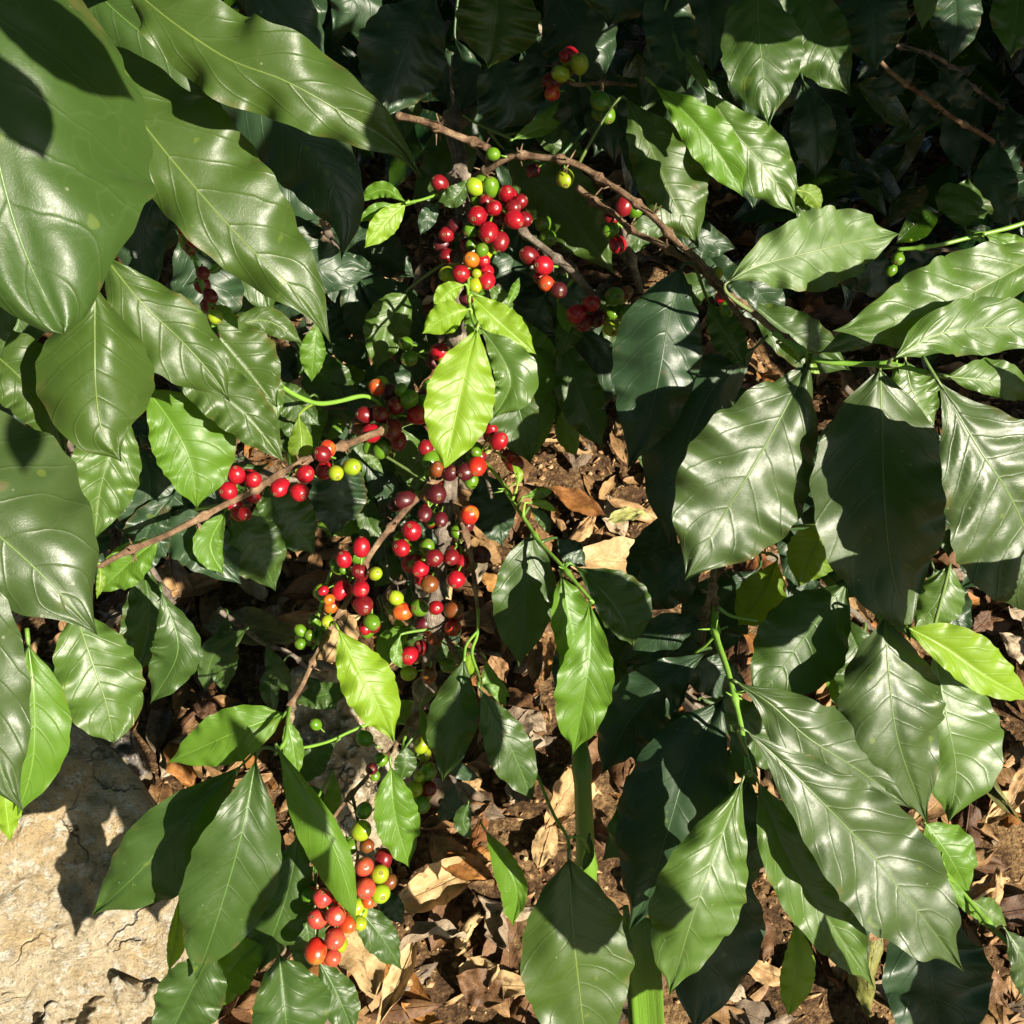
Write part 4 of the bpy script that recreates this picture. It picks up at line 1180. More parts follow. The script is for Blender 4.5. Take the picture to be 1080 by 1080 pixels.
leaf(CS, 'dark', [(575, 310), (560, 350), (575, 410)], 30, 30, .96, 1.0, roll=-8)
# --- centre shoot (560,520)
C2 = branch('green side shoot with five glossy leaves spreading over the sunny ground gap', 530, 500, 0.86)
twig(C2, [(505, 482, .90), (530, 508, .87), (545, 535, .85), (562, 562, .83), (590, 594, .80), (625, 636, .77)], 0.0016, 0.0014, STEM, every=.05)
leaf(C2, 'green', [(561, 562), (556, 610), (552, 655), (547, 705)], 34, 33, .83, .86, roll=4, fold=8, wave=.5)
leaf(C2, 'green', [(606, 597), (636, 624), (655, 650), (668, 682)], 20, 38, .80, .82, roll=-2, fold=-14, wave=.5)
leaf(C2, 'bright', [(622, 634), (622, 680), (616, 730), (604, 797)], 30, 30, .76, .79, roll=10, fold=-10, quilt=1.5)
leaf(C2, 'bright', [(592, 608), (600, 650), (605, 680), (594, 724)], 20, 26, .79, .82, roll=8, fold=-10)
leaf(C2, 'dark', [(588, 568), (602, 584), (618, 598)], 11, 15, .83, .84)
leaf(C2, 'bright', [(552, 524), (567, 521), (584, 517)], 6, 6, .84, .84, roll=10)
leaf(C2, 'lime', [(555, 530), (572, 532), (588, 540)], 4, 5, .84, .84, roll=10)
leaf(C2, 'lime', [(545, 515), (548, 500), (540, 490)], 4, 5, .85, .85)
leaf(C2, 'green', [(560, 535), (575, 550), (580, 565)], 7, 6, .84, .85)
# --- thin shoot px 500,700
C3 = branch('pair of hanging green leaves on a yellow green stalk below the middle cherries', 504, 645, 0.87)
twig(C3, [(504, 642, .86), (503, 668, .85), (498, 688, .84), (505, 712, .83), (506, 728, .82)], 0.0013, 0.0010, STEM, nodes=False)
twig(C3, [(503, 665, .85), (492, 680, .84), (490, 697, .83)], 0.0011, 0.0010, STEM, nodes=False)
leaf(C3, 'green', [(490, 694), (482, 745), (475, 785), (467, 824)], 29, 24, .83, .86, roll=-6, fold=10)
leaf(C3, 'green', [(506, 726), (521, 756), (540, 792), (563, 846)], 26, 23, .81, .84, roll=6, wave=.6)
leaf(C3, 'bright', [(506, 722), (520, 728), (535, 745)], 5, 7, .82, .83)
# --- lower right shoot
LR = branch('green shoot at the lower right bearing the long overlapping sunlit leaves', 753, 610, 0.80)
twig(LR, [(748, 560, .86), (754, 590, .83), (752, 620, .805), (757, 645, .79)], 0.0024, 0.0022, BARK2)
twig(LR, [(755, 640, .795), (756, 667, .78), (766, 702, .76), (774, 736, .745), (784, 781, .73), (790, 820, .72)], 0.0024, 0.0016, STEM, every=.055)
twig(LR, [(756, 668, .78), (745, 680, .79), (733, 688, .80)], 0.0012, 0.0010, STEM, nodes=False)
twig(LR, [(757, 640, .79), (772, 650, .79), (800, 655, .79)], 0.0014, 0.0010, STEM, nodes=False)
leaf(LR, 'grey', [(778, 720), (812, 742), (852, 778), (905, 812), (960, 852)], 40, 46, .75, .77, roll=10, fold=6, wave=.8)
leaf(LR, 'grey', [(788, 772), (815, 795), (869, 848), (918, 900), (962, 954), (1017, 1025)], 55, 58, .70, .72, roll=4, fold=-4, wave=.75, nw=5, quilt=1.3)
leaf(LR, 'pale', [(800, 826), (816, 868), (836, 910), (872, 968), (922, 1042)], 32, 40, .73, .75, roll=12, fold=-16, wave=.9, quilt=1.5)
leaf(LR, 'pale', [(784, 820), (765, 870), (742, 932), (726, 980), (706, 1049)], 46, 46, .71, .73, roll=16, fold=6, wave=.8, quilt=1.6)
leaf(LR, 'dark', [(768, 895), (752, 985), (733, 1090)], 50, 52, .79, .82, roll=4)
leaf(LR, 'lime', [(840, 975), (842, 1018), (832, 1071)], 17, 18, .77, .78, roll=-4, blunt=.3)
leaf(LR, 'dark', [(762, 738), (727, 802), (704, 876), (687, 930), (664, 981)], 55, 52, .77, .81, roll=2, fold=8, wave=.4)
leaf(LR, 'dark', [(745, 688), (702, 718), (662, 763), (634, 818)], 34, 32, .82, .85, roll=-6)
leaf(LR, 'green', [(770, 765), (785, 800), (798, 830)], 14, 10, .745, .76, roll=8)
leaf(LR, 'green', [(770, 790), (755, 820), (728, 850)], 20, 20, .78, .79, roll=4)
leaf(LR, 'dark', [(790, 820), (775, 870), (770, 930)], 30, 28, .80, .82, roll=-6)
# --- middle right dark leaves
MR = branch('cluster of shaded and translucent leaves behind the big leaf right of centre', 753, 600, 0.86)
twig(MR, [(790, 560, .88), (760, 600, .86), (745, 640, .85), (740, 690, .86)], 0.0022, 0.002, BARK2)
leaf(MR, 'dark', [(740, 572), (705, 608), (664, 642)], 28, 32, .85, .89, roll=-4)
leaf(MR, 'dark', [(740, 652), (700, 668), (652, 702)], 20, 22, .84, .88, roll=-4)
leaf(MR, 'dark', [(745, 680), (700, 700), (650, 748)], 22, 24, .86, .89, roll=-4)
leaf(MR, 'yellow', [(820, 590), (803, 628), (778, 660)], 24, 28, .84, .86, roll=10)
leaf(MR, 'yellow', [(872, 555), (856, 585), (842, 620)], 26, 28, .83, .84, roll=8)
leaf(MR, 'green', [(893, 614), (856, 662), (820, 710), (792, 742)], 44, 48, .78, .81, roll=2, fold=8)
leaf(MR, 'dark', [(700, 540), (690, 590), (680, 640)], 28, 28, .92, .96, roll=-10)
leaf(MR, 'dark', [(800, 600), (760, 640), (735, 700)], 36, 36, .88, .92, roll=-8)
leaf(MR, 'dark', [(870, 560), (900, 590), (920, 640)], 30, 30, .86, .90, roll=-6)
# --- right middle/lower
RM = branch('branch of wide grey green leaves hanging below the shadowed leaf at the right', 900, 600, 0.80)
twig(RM, [(880, 590, .80), (905, 625, .79), (935, 655, .78), (958, 668, .77), (990, 690, .78)], 0.0018, 0.0014, STEM)
leaf(RM, 'pale', [(1002, 595), (990, 630), (964, 665)], 22, 27, .80, .82, roll=14)
leaf(RM, 'grey', [(933, 652), (938, 720), (948, 785), (978, 868)], 56, 52, .75, .79, roll=14, fold=6, quilt=1.3)
leaf(RM, 'pale', [(984, 685), (998, 755), (1008, 815), (1000, 868)], 34, 52, .79, .82, roll=10, fold=6, quilt=1.3)
leaf(RM, 'lime', [(958, 662), (1000, 685), (1042, 715), (1090, 740)], 20, 32, .74, .75, roll=-6, fold=-16, wave=.6)
leaf(RM, 'dark', [(985, 600), (1000, 640), (1020, 680)], 24, 24, .88, .90)
leaf(RM, 'green', [(905, 570), (920, 610), (925, 640)], 20, 20, .84, .86)
# --- bottom right shoot
BRS = branch('low shoot with a half shaded leaf at the bottom right corner', 1040, 970, 0.86)
twig(BRS, [(990, 905, .87), (1000, 925, .86), (1045, 974, .84), (1090, 1025, .82)], 0.0018, 0.0018, STEM, every=.05)
leaf(BRS, 'bright', [(976, 868), (1000, 902), (1022, 943)], 24, 30, .86, .88, roll=6)
leaf(BRS, 'dark', [(985, 940), (980, 1000), (985, 1055), (992, 1120)], 48, 60, .79, .82, roll=8)
leaf(BRS, 'pale', [(1025, 950), (1042, 962), (1062, 976)], 15, 15, .86, .87, roll=10)
leaf(BRS, 'grey', [(1060, 980), (1078, 1010), (1105, 1065)], 20, 24, .82, .83, roll=8)
leaf(BRS, 'bright', [(1000, 928), (1015, 950), (1040, 975)], 6, 8, .85, .86)
# --- bottom left cluster
BL = branch('tuft of broad green leaves in front of the boulder at the lower left', 300, 745, 0.84)
twig(BL, [(306, 745, .85), (304, 760, .83), (300, 780, .81), (290, 795, .80)], 0.0016, 0.0014, STEM, nodes=False)
twig(BL, [(310, 890, .88), (320, 900, .88), (335, 915, .88)], 0.0014, 0.0012, STEM, nodes=False)
leaf(BL, 'bright', [(300, 752), (246, 773), (176, 805)], 27, 30, 0.84, 0.86, roll=8, fold=6, wave=.5)
leaf(BL, 'green', [(256, 806), (195, 863), (148, 918), (97, 966)], 36, 50, 0.86, 0.89, gloss=.95, roll=8, fold=4, wave=.5, nw=3)
leaf(BL, 'green', [(270, 800), (254, 882), (230, 966), (206, 1036)], 46, 50, 0.81, 0.84, gloss=.95, quilt=1.4, roll=10, fold=6, wave=.45, nw=3)
leaf(BL, 'bright', [(292, 786), (322, 840), (350, 890), (366, 935), (376, 976)], 28, 15, 0.80, 0.82, roll=-20, fold=20, wave=.6)
leaf(BL, 'bright', [(303, 758), (309, 788), (314, 820)], 11, 11, 0.84, 0.85, roll=10)
leaf(BL, 'green', [(315, 880), (302, 945), (272, 1028)], 32, 30, 0.86, 0.89, roll=-4, wave=1.2)
leaf(BL, 'bright', [(282, 985), (248, 1020), (222, 1064)], 26, 24, 0.87, 0.89, roll=4)
leaf(BL, 'green', [(225, 1000), (200, 1048), (168, 1115)], 32, 38, 0.85, 0.87, roll=4)
leaf(BL, 'green', [(294, 1006), (300, 1060), (306, 1130)], 34, 48, 0.82, 0.84, roll=6)
leaf(BL, 'lime', [(190, 944), (186, 985), (178, 1026)], 8, 12, 0.91, 0.92)
leaf(BL, 'green', [(335, 1010), (355, 1048), (374, 1092)], 20, 20, 0.87, 0.88, roll=6)
leaf(BL, 'green', [(372, 725), (340, 733), (310, 741)], 13, 14, 0.97, 0.99)
leaf(BL, 'green', [(355, 782), (335, 800), (316, 826)], 16, 14, 0.93, 0.95)
leaf(BL, 'bright', [(352, 812), (350, 840), (345, 868)], 8, 10, 0.93, 0.94)
leaf(BL, 'green', [(318, 825), (330, 850), (325, 900)], 22, 20, 0.95, 0.97)
leaf(BL, 'dark', [(240, 900), (262, 950), (250, 1010)], 30, 30, 0.93, 0.95)
leaf(BL, 'green', [(310, 950), (325, 985), (320, 1030)], 20, 18, 0.93, 0.95)
twig(BL, [(436, 766, .955), (405, 760, .94), (371, 770, .92), (345, 782, .90), (315, 790, .87), (300, 785, .84)], 0.0014, 0.0012, STEM, nodes=False)
# --- bottom centre leaf and its stem
BC = branch('single large half shaded leaf on a thin stem at the bottom centre', 568, 820, 0.86)
twig(BC, [(566, 815, .88), (580, 850, .84), (598, 884, .79), (600, 908, .76)], 0.0013, 0.0013, STEM, nodes=False)
twig(BC, [(598, 884, .79), (614, 884, .80), (622, 900, .82)], 0.0010, 0.0009, STEM, nodes=False)
leaf(BC, 'olive', [(600, 906), (602, 960), (608, 1020), (622, 1140)], 56, 62, .74, .75, roll=4, fold=6, wave=.4)
leaf(BC, 'green', [(622, 880), (622, 900), (614, 920)], 5, 5, .82, .82)
# --- strap-leaved plant
SPm = thing('strap_plant', 'fleshy green upright stalk with broad flat strap leaf at the bottom centre', 'plant', at(640, 1000, 0.98))
def strap_mat():
    def fn(b, p, tc):
        uv = b.n('ShaderNodeUVMap', uv_map="UVMap").outputs[0]
        mp = b.n('ShaderNodeMapping'); mp.inputs['Scale'].default_value = (0.6, 26, 1)
        b.l(uv, mp.inputs[0])
        st = b.noise(2.0, 3, 0.5, mp.outputs[0])
        b.l(b.mix(b.smooth(st, .35, .65), (0.070, 0.15, 0.012), (0.105, 0.20, 0.020)), p.inputs['Base Color'])
        p.inputs['Roughness'].default_value = 0.42
        b.l(b.bump(st, 0.5, 0.002), p.inputs['Normal'])
    return simple_mat('strap_green', fn)
STRAP = strap_mat()
Vv, Ff, Uu = [], [], []
tube_geo(catmull([at(606, 755, .98), at(613, 800, .95), at(616, 860, .97), at(620, 940, 1.02), at(630, 990, 1.14)], 40), [(0.0068 + 0.004 * (i / 40)) * (1 + 0.25 * math.exp(-(((i % 13) - 6) / 1.2) ** 2)) for i in range(41)], 16, Vv, Ff, None)
Uu = [(0.5, 0.5)] * len(Vv)
link('stalk', Vv, Ff, [STRAP], SPm, Uu)
def strap(pts, w, d, name='strap_leaf'):
    C = catmull([at(*p) for p in pts], 40)
    V, F, U = [], [], []
    for i, c in enumerate(C):
        T = (C[min(i + 1, 40)] - C[max(i - 1, 0)]).normalized()
        A_ = T.cross((CAMP - c).normalized()).normalized()
        N_ = A_.cross(T)
        t = i / 40
        ww = w / FPX * d * min(1, (0.55 + 3.5 * t))
        for j in range(11):
            v = (j - 5) / 5
            V.append(c + A_ * v * ww - N_ * (-0.30 * ww * abs(v) ** 1.3 + 0.03 * ww * math.cos(v * 12)))
            U.append((t, 0.5 + v / 2))
    for i in range(40):
        for j in range(10):
            a0 = i * 11 + j
            F.append((a0, a0 + 1, a0 + 12, a0 + 11))
    o = link(name, V, F, [STRAP], SPm, U)
    md = o.modifiers.new('thick', 'SOLIDIFY'); md.thickness = 0.0012; md.offset = -1
    return o
strap([(676, 968, .84), (679, 1010, .85), (683, 1060, .88), (688, 1150, .95)], 17, .86)
strap([(660, 955, .88), (664, 1010, .89), (668, 1080, .92), (670, 1150, .96)], 5, .9)

# curled green leaf lying upright on the soil
e = thing('fallen_leaf', 'curled ribbed green leaf standing on the soil below the centre', 'fallen leaf', at(535, 930, 1.13))
leaf(e, 'bright', [(512, 876), (532, 908), (545, 940), (541, 978)], 18, 12, 1.14, 1.15, roll=10, fold=-30, quilt=2.4, curl=-.6)

# ---------------------------------------------------------------- shaded background foliage: each twig a thing with a few leaves
def rnd_leaf_pts(rnd, px, py, L, ang):
    c, s = math.cos(ang), math.sin(ang)
    bend = rnd.uniform(-.2, .2)
    return [(px, py), (px + c * L * .5 - s * L * bend, py + s * L * .5 + c * L * bend), (px + c * L, py + s * L)]
back_no = 0
def back_branch(label, x0, y0, x1, y1, d0, d1, n, kinds, seed, Lm=110):
    rnd = random.Random(seed)
    e = branch(label, x0, y0, d0)
    pts = []
    for i in range(4):
        t = i / 3
        pts.append((x0 + (x1 - x0) * t + rnd.uniform(-12, 12), y0 + (y1 - y0) * t + rnd.uniform(-12, 12), d0 + (d1 - d0) * t + 0.02))
    twig(e, pts, 0.003, 0.002, BARK)
    for i in range(n):
        t = (i + .5) / n
        px = x0 + (x1 - x0) * t; py = y0 + (y1 - y0) * t
        dd = d0 + (d1 - d0) * t + rnd.uniform(-.05, .05)
        ang = rnd.choice((math.pi * .5, math.pi * .35, math.pi * .65, math.pi * .2, math.pi * .8)) + rnd.uniform(-.25, .25)
        L = Lm * rnd.uniform(.7, 1.2) * 0.95 / dd
        w = L * rnd.uniform(.19, .26)
        leaf(e, rnd.choice(kinds), rnd_leaf_pts(rnd, px, py, L, ang), w, w * rnd.uniform(.8, 1.1), dd, dd + rnd.uniform(.0, .06), roll=rnd.uniform(-16, 10))
    return e
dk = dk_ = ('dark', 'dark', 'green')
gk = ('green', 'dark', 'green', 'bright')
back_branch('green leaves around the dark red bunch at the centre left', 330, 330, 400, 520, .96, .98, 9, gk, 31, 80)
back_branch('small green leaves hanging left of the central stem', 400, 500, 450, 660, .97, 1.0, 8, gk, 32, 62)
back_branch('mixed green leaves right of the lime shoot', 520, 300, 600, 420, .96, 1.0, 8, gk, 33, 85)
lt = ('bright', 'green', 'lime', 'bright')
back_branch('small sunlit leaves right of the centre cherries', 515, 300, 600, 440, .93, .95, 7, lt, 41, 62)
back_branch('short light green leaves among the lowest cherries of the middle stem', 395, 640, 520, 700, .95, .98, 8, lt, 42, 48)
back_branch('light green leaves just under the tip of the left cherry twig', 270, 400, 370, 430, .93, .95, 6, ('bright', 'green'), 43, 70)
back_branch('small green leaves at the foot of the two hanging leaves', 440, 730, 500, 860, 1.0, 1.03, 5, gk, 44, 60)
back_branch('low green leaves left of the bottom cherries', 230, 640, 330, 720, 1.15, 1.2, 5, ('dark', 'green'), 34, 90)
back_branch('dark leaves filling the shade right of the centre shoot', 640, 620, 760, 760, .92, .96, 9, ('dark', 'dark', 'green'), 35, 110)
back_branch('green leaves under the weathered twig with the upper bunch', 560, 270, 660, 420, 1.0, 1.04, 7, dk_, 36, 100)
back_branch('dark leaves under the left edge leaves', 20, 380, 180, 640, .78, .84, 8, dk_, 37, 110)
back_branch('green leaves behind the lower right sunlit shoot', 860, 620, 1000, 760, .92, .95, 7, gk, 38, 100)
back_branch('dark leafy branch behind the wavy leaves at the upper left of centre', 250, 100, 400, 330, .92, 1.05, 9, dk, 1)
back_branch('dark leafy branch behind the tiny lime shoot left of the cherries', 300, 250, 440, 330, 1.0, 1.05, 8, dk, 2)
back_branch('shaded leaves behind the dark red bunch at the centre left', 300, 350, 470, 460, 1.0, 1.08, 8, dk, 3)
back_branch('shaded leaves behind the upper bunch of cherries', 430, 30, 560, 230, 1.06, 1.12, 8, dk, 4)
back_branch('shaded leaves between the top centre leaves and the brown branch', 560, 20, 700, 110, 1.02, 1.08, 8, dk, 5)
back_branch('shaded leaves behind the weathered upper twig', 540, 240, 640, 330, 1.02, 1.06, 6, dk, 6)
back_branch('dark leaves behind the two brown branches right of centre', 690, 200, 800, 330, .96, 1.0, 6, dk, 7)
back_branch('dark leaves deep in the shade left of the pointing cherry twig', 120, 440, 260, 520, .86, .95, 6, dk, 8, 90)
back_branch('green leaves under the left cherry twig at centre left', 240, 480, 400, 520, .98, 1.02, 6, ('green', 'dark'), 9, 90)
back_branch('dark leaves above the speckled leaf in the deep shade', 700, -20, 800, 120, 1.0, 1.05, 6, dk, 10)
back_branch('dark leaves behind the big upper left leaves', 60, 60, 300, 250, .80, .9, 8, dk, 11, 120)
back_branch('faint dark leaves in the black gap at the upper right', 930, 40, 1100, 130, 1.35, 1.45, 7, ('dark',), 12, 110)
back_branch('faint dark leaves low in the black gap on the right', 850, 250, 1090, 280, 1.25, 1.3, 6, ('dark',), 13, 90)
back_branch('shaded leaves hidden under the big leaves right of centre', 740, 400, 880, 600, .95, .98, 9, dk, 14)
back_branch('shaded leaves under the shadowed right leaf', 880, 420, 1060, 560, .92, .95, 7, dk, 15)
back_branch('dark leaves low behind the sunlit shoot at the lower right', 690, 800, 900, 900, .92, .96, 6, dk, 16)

# far foliage closing the back of the plantation: uncountable shaded mass of the next shrubs
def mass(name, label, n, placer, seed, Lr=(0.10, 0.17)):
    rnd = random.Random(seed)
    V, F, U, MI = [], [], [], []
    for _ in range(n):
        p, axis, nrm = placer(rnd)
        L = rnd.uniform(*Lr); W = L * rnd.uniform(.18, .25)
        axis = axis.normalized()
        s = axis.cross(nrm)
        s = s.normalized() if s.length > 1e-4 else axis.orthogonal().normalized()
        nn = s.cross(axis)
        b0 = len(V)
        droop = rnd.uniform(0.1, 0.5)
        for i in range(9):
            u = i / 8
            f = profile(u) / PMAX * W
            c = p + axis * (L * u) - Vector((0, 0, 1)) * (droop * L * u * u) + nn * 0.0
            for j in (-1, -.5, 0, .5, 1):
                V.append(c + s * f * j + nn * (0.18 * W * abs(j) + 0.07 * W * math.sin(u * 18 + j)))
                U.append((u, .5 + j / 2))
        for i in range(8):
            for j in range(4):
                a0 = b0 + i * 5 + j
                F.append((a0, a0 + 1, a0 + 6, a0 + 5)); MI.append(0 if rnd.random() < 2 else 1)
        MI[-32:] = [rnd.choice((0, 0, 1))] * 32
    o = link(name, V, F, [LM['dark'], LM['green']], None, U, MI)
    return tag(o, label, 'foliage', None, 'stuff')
def pl_back(rnd):
    x, y = rnd.uniform(-2.6, 3.4), rnd.uniform(2.3, 3.6)
    z = rnd.uniform(0.05, 2.0)
    return Vector((x, y, z)), Vector((rnd.uniform(-1, 1), rnd.uniform(-1, .3), rnd.uniform(-1.2, .3))), Vector((rnd.uniform(-.5, .5), -1, .8))
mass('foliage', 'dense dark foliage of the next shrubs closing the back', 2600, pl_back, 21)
def pl_gap(rnd):
    while True:
        x, y, z = rnd.uniform(-1.3, 1.9), rnd.uniform(1.35, 2.4), rnd.uniform(0.03, 0.55)
        q = to_px((x, y, z))
        if (q[0] > 800 and q[1] < 330) or (q[1] < 130 and q[0] > -100): break
    return Vector((x, y, z)), Vector((rnd.uniform(-1, 1), rnd.uniform(-.8, .5), rnd.uniform(-.9, .4))), Vector((rnd.uniform(-.5, .5), -.7, 1))
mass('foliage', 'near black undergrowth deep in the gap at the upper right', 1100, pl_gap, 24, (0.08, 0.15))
# leaf mass added out of frame at right to shade the deep gap
def cam_pt(x, y, d):
    return RC @ Vector((x, y, -d)) + CAMP
def pl_shade(rnd):
    for _ in range(50):
        xp = rnd.uniform(1.12, 3.6); yp = rnd.uniform(0.13, 1.6)
        d = rnd.uniform(0.25, 0.75)
        x = xp - .716 * d
        y = yp + .074 * d
        if x > .466 * d + .22 or y > .466 * d + .22:
            break
    return cam_pt(x, y, d), Vector((rnd.uniform(-1, 1), rnd.uniform(-1, 1), rnd.uniform(-1, .2))), RC @ SUN_CAM + Vector((rnd.uniform(-.4, .4), rnd.uniform(-.4, .4), rnd.uniform(-.4, .4)))
mass('foliage', 'unseen foliage mass added at the right to shade the gap', 1500, pl_shade, 22, (0.13, 0.2))
def pl_over(rnd):
    # leaves added just above the frame to block sky light at the back
    while True:
        x, y = rnd.uniform(-1.9, 2.6), rnd.uniform(0.85, 2.7)
        z = H - .466 * y + rnd.uniform(0.16, 0.75)
        c = RC.transposed() @ (Vector((x, y, z)) - CAMP)
        xp, yp = c.x + .716 * -c.z, c.y - .074 * -c.z
        if yp > (0.50 if xp < 1.1 else 0.42): break
    return Vector((x, y, z)), Vector((rnd.uniform(-1, 1), rnd.uniform(-1, 1), rnd.uniform(-.3, .2))), Vector((0, 0, 1))
mass('foliage', 'unseen leaf canopy added to darken the back of the shrub', 2200, pl_over, 23, (0.12, 0.2))


# ---------------------------------------------------------------- what is in the way (leaves and stones only)
from mathutils.bvhtree import BVHTree
def build_bvh():
    V, F = [], []
    for o in bpy.data.objects:
        if o.type == 'MESH' and o.name.split('.')[0] in ('leaf', 'boulder', 'stone', 'strap_leaf', 'stalk'):
            b0 = len(V)
            V += [v.co.copy() for v in o.data.vertices]
            F += [tuple(b0 + i for i in p.vertices) for p in o.data.polygons]
    return BVHTree.FromPolygons(V, F)
TREE = build_bvh()
def bvh_hit(o, d, maxd=None):
    L = d.length if maxd is None else maxd
    h = TREE.ray_cast(o, d.normalized(), L - 0.005)
    return h[0]
cnt = 0
tries = 0
while cnt < 262 and tries < 60000:
    tries += 1
    x, y = rl.uniform(-0.75, 1.0), rl.uniform(0.22, 1.75)
    q = to_px((x, y, 0.02))
    if not (-40 < q[0] < 1120 and 300 < q[1] < 1130): continue
    if 500 < q[0] < 620 and 800 < q[1] < 960 and rl.random() < 0.72: continue
    if q[1] < 430 and rl.random() < 0.4: continue
    p_ = Vector((x, y, gz(x, y) + 0.03))
    seen = 0
    for k in range(6):
        t_ = p_ + Vector((rl.uniform(-.03, .03), rl.uniform(-.03, .03), 0))
        if bvh_hit(CAMP, t_ - CAMP) is None: seen += 1
    if seen < 1: continue
    o = put_dry(rl.choice(DM), x, y, rl.uniform(0.004, 0.045), rl.gauss(0, 0.38) + (math.pi if rl.random() < 0.4 else 0), rl.gauss(0, 0.3), rl.uniform(0, 6.28), rl.uniform(0.5, 0.95))
    tag(o, 'curled dry brown leaf lying in the litter under the shrub', 'dry leaf', 'fallen leaves of the litter')
    cnt += 1
# leaf mass added overhead to cut sky light; a gap lets the sun through
def pl_sky_block(rnd):
    while True:
        x, y, z = rnd.uniform(-3.2, 3.2), rnd.uniform(-3.0, 2.8), rnd.uniform(1.0, 3.2)
        p = Vector((x, y, z))
        if (p - Vector((0, 0.6, 0.6))).length < 1.7 or (p - CAMP).length < 0.75: continue
        c = RC.transposed() @ (p - CAMP)
        if c.z < 0 and max(abs(c.x), abs(c.y)) < .466 * -c.z + .35: continue
        xp, yp = c.x - .716 * c.z, c.y + .074 * c.z
        if -.35 < xp < 2.1 and -.95 < yp < .62: continue
        return p, Vector((rnd.uniform(-1, 1), rnd.uniform(-1, 1), rnd.uniform(-.5, .2))), p - Vector((0, .6, .6))
mass('foliage', 'unseen leaf mass added overhead to dim the sky light', 3600, pl_sky_block, 25, (0.18, 0.28))

# out-of-frame leaves added between the sun and the view to cast the dappled shade
SH = thing('coffee_branch', 'unseen leaves added beyond the right edge to cast shade', 'coffee branch', cam_pt(0.6, 0, 0.4), BR)
SHIFT = 0
def shade(px, py, d, L, W, ang=90, force=False, extra=0.03):
    """a leaf beyond the picture's edge whose shadow falls at pixel (px, py), depth d; L, W in pixels of that place"""
    P = Vector(((px - 540) / FPX * d, (540 - py) / FPX * d, -d))
    hl = L * .5 / FPX * d
    t = 0.04
    while True:
        Q = P + SUN_CAM * t
        dd = -Q.z
        if dd < 0.02 or Q.x - hl > .466 * dd + extra or abs(Q.y) - hl > .466 * dd + extra:
            break
        t += 0.01
    a = R(ang)
    ax = Vector((math.cos(a), -math.sin(a), 0))
    ay = Vector((math.sin(a), math.cos(a), 0))
    blocked = 0
    tests = [(0, 0), (.3, 0), (-.3, 0), (0, .25), (0, -.25), (.2, .2), (-.2, -.2)]
    for (e_, f_) in tests:
        q = RC @ (P + ax * e_ * L / FPX * d + ay * f_ * W / FPX * d + Vector((0, 0, 0.012))) + CAMP
        if bvh_hit(q + SUN * 0.015, SUN, 1.2) is not None: blocked += 1
    if blocked >= 4 and not force:
        return
    for (qx, qy, qd) in ([] if force else PROTECT):
        Dp = Vector(((qx - 540) / FPX * qd, (540 - qy) / FPX * qd, -qd)) - P
        Dp = Dp - SUN_CAM * Dp.dot(SUN_CAM)
        axx = (ax - SUN_CAM * ax.dot(SUN_CAM)).normalized()
        ayy = SUN_CAM.cross(axx)
        if (Dp.dot(axx) / (L * .5 / FPX * d)) ** 2 + (Dp.dot(ayy) / (W * .5 / FPX * d)) ** 2 < 1.0:
            print('shade', px, py, 'conflicts with', qx, qy)
            return
    ax = (ax - SUN_CAM * ax.dot(SUN_CAM)).normalized()
    pts = [Q - ax * hl, Q + SUN_CAM * hl * .12, Q + ax * hl]
    pts = [RC @ p + CAMP for p in pts]
    viewer = RC @ (Q + SUN_CAM * 3) + CAMP
    w = W * .5 / FPX * d
    global leaf_no
    leaf_no += 1
    leaf_mesh('leaf', pts, w, w, 'green', SH, viewer, roll=0, fold=5, wave=.7, nw=4, petiole=0.004, nu=24, nh=4, seed=leaf_no)
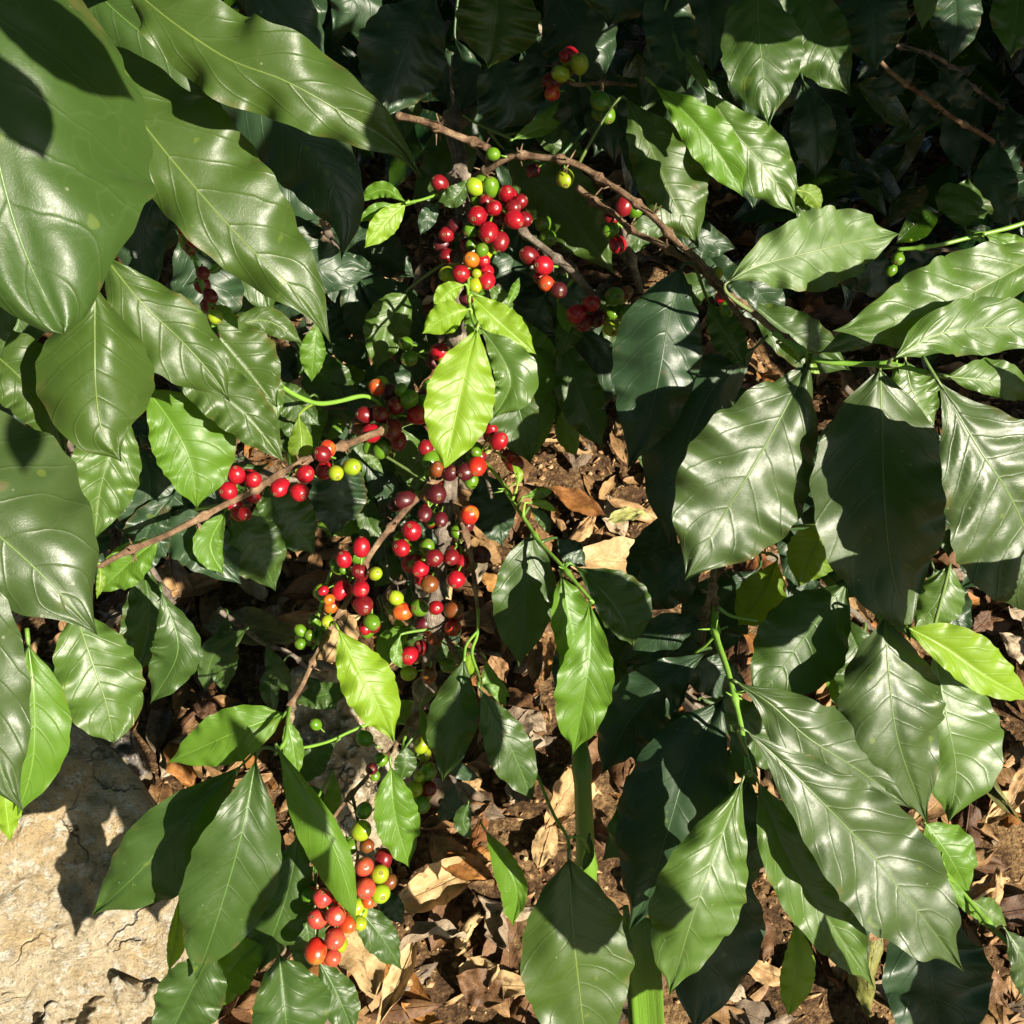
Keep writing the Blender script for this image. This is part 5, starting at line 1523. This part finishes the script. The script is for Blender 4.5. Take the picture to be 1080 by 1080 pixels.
PROTECT = [(700, 240, .81), (740, 275, .79), (940, 720, .76), (960, 780, .77), (820, 350, .75), (600, 170, .86), (640, 188, .85), (360, 790, 1.15), (375, 750, 1.2), (455, 600, .875), (480, 611, .87), (420, 578, .87), (400, 455, .85), (300, 300, .58), (790, 450, .72), (820, 420, .72), (750, 560, .73), (830, 520, .72), (770, 500, .72), (1000, 480, .70), (1040, 560, .70), (1060, 620, .71), (1010, 440, .70),
    (850, 270, .74), (880, 285, .74), (800, 290, .74), (960, 320, .69), (1030, 300, .69), (1000, 350, .67), (740, 110, .80), (730, 150, .78), (790, 160, .83), (820, 200, .84), (700, 180, .86), (720, 230, .87),
    (480, 400, .79), (490, 440, .79), (470, 460, .80), (535, 370, .82), (520, 350, .83), (465, 335, .82), (250, 505, .74), (300, 510, .76), (350, 490, .79), (360, 495, .79), (380, 610, .86), (365, 620, .86),
    (500, 230, .9), (520, 245, .89), (497, 275, .88), (486, 289, .88), (573, 280, .88), (610, 330, .88), (431, 690, .89), (458, 640, .86), (385, 720, .85), (405, 860, .84), (345, 970, .85), (390, 930, .85),
    (240, 770, .80), (160, 880, .82), (230, 870, .77), (240, 950, .78), (60, 1000, 1.15), (40, 980, 1.15), (100, 1000, 1.15), (120, 840, 1.2), (600, 1010, .75), (620, 1050, .75), (610, 700, .78), (600, 740, .79), (600, 670, .8),
    (740, 940, .72), (720, 980, .72), (840, 860, .71), (880, 880, .71), (900, 930, .71), (840, 930, .74), (870, 740, .76), (950, 740, .77), (940, 800, .78), (1010, 790, .80), (1040, 720, .75),
    (350, 100, .54), (290, 70, .53), (220, 210, .57), (280, 260, .59), (320, 310, .60), (110, 230, .44), (150, 160, .44), (100, 280, .45), (200, 350, .6), (220, 380, .6), (100, 400, .52), (120, 420, .53),
    (50, 520, .45), (80, 600, .46), (60, 640, .46), (10, 700, .45), (110, 700, .61), (190, 460, .69), (170, 430, .69), (110, 490, .67), (270, 440, .68), (250, 380, .72), (40, 780, .51),
    (620, 590, 1.6), (660, 580, 1.6), (590, 520, 1.65), (630, 500, 1.7), (570, 860, 1.25), (450, 950, 1.2), (560, 840, 1.28), (430, 1000, 1.17), (1030, 850, 1.27), (1040, 950, 1.2), (900, 1040, 1.13),
    (520, 800, .83), (540, 800, .83), (1000, 760, .8)]
SHADES = [
    # left corner: across the giant leaf and over the mid leaf
    (60, 40, .44, 200, 90, 20), (150, 20, .55, 180, 90, 35), (225, 95, .58, 260, 90, 38), (10, 120, .44, 120, 60, 60),
    (75, 320, .5, 90, 60, 160), (45, 460, .44, 90, 40, 100), (330, 190, .65, 180, 120, 60), (280, 20, .65, 160, 90, 50), (400, 60, .87, 120, 100, 100),
    (430, 40, .87, 160, 120, 110), (490, 60, .9, 160, 70, 90), (545, 95, .9, 140, 90, 60), (600, 30, .92, 180, 120, 60), (640, 0, .86, 110, 90, 90), (700, 40, .84, 170, 50, 80), (750, 20, .9, 150, 80, 90),
    (800, 10, .76, 110, 70, 20), (860, 10, .79, 110, 80, 50), (920, 20, .81, 130, 80, 90), (860, 140, .96, 120, 70, 90), (1050, 190, .98, 140, 80, 90), (1018, 212, .86, 70, 60, 90), (1070, 10, .7, 110, 70, 90),
    (600, 120, .93, 150, 80, 40), (600, 225, .95, 200, 90, 48), (690, 150, .88, 80, 30, 70), (650, 260, .92, 100, 60, 60),
    (700, 400, .80, 240, 60, 105), (740, 480, .86, 300, 110, 105), (760, 390, .84, 120, 70, 130),
    (940, 520, .73, 270, 105, 95), (1060, 430, .70, 120, 45, 40), (885, 400, .74, 60, 30, 60),
    (690, 610, .88, 140, 100, 130), (700, 680, .87, 170, 100, 140), (690, 860, .79, 280, 130, 112), (650, 790, .84, 130, 80, 125), (750, 1010, .81, 190, 100, 100), (780, 860, .81, 130, 60, 100),
    (850, 650, .80, 160, 90, 130), (600, 930, .75, 120, 130, 0), (1000, 1040, .80, 190, 85, 85), (905, 900, .71, 110, 30, 50), (890, 945, .74, 120, 40, 60),
    (550, 640, .85, 150, 75, 92), (650, 640, .81, 110, 50, 45), (550, 450, .9, 120, 60, 80), (525, 545, .96, 90, 50, 80),
    (390, 560, 1.0, 200, 140, 90), (350, 400, 1.0, 220, 120, 60), (420, 420, .95, 160, 60, 90), (480, 350, 1.0, 200, 90, 90), (470, 240, .93, 120, 70, 90), (400, 280, 1.0, 200, 120, 90),
    (475, 765, .85, 120, 40, 100), (250, 560, .8, 120, 60, 60), (310, 545, .82, 110, 60, 50), (350, 530, .86, 100, 50, 90),
    (330, 840, .77, 140, 40, 55), (300, 950, .83, 160, 50, 110), (550, 240, .91, 120, 60, 60),
    (580, 350, .97, 160, 90, 90), (440, 640, .93, 160, 60, 90), (470, 880, 1.15, 120, 60, 120), (180, 480, .78, 120, 60, 90),
]
for s_ in SHADES:
    shade(*s_)
# unseen limb added to go with the shade-casting leaves
Q0 = [RC @ Vector(v) + CAMP for v in ((1.3, -.9, -1.0), (.95, -.5, -.7), (.75, -.1, -.45), (.70, .25, -.3), (.75, .6, -.25))]
V_, F_, U_ = [], [], []
tube_geo(catmull(Q0, 60), [0.012 - 0.0001 * i for i in range(61)], 10, V_, F_, U_)
link('twig', V_, F_, [BARK], SH, U_)
print('leaves', leaf_no, 'objects', len(bpy.data.objects))
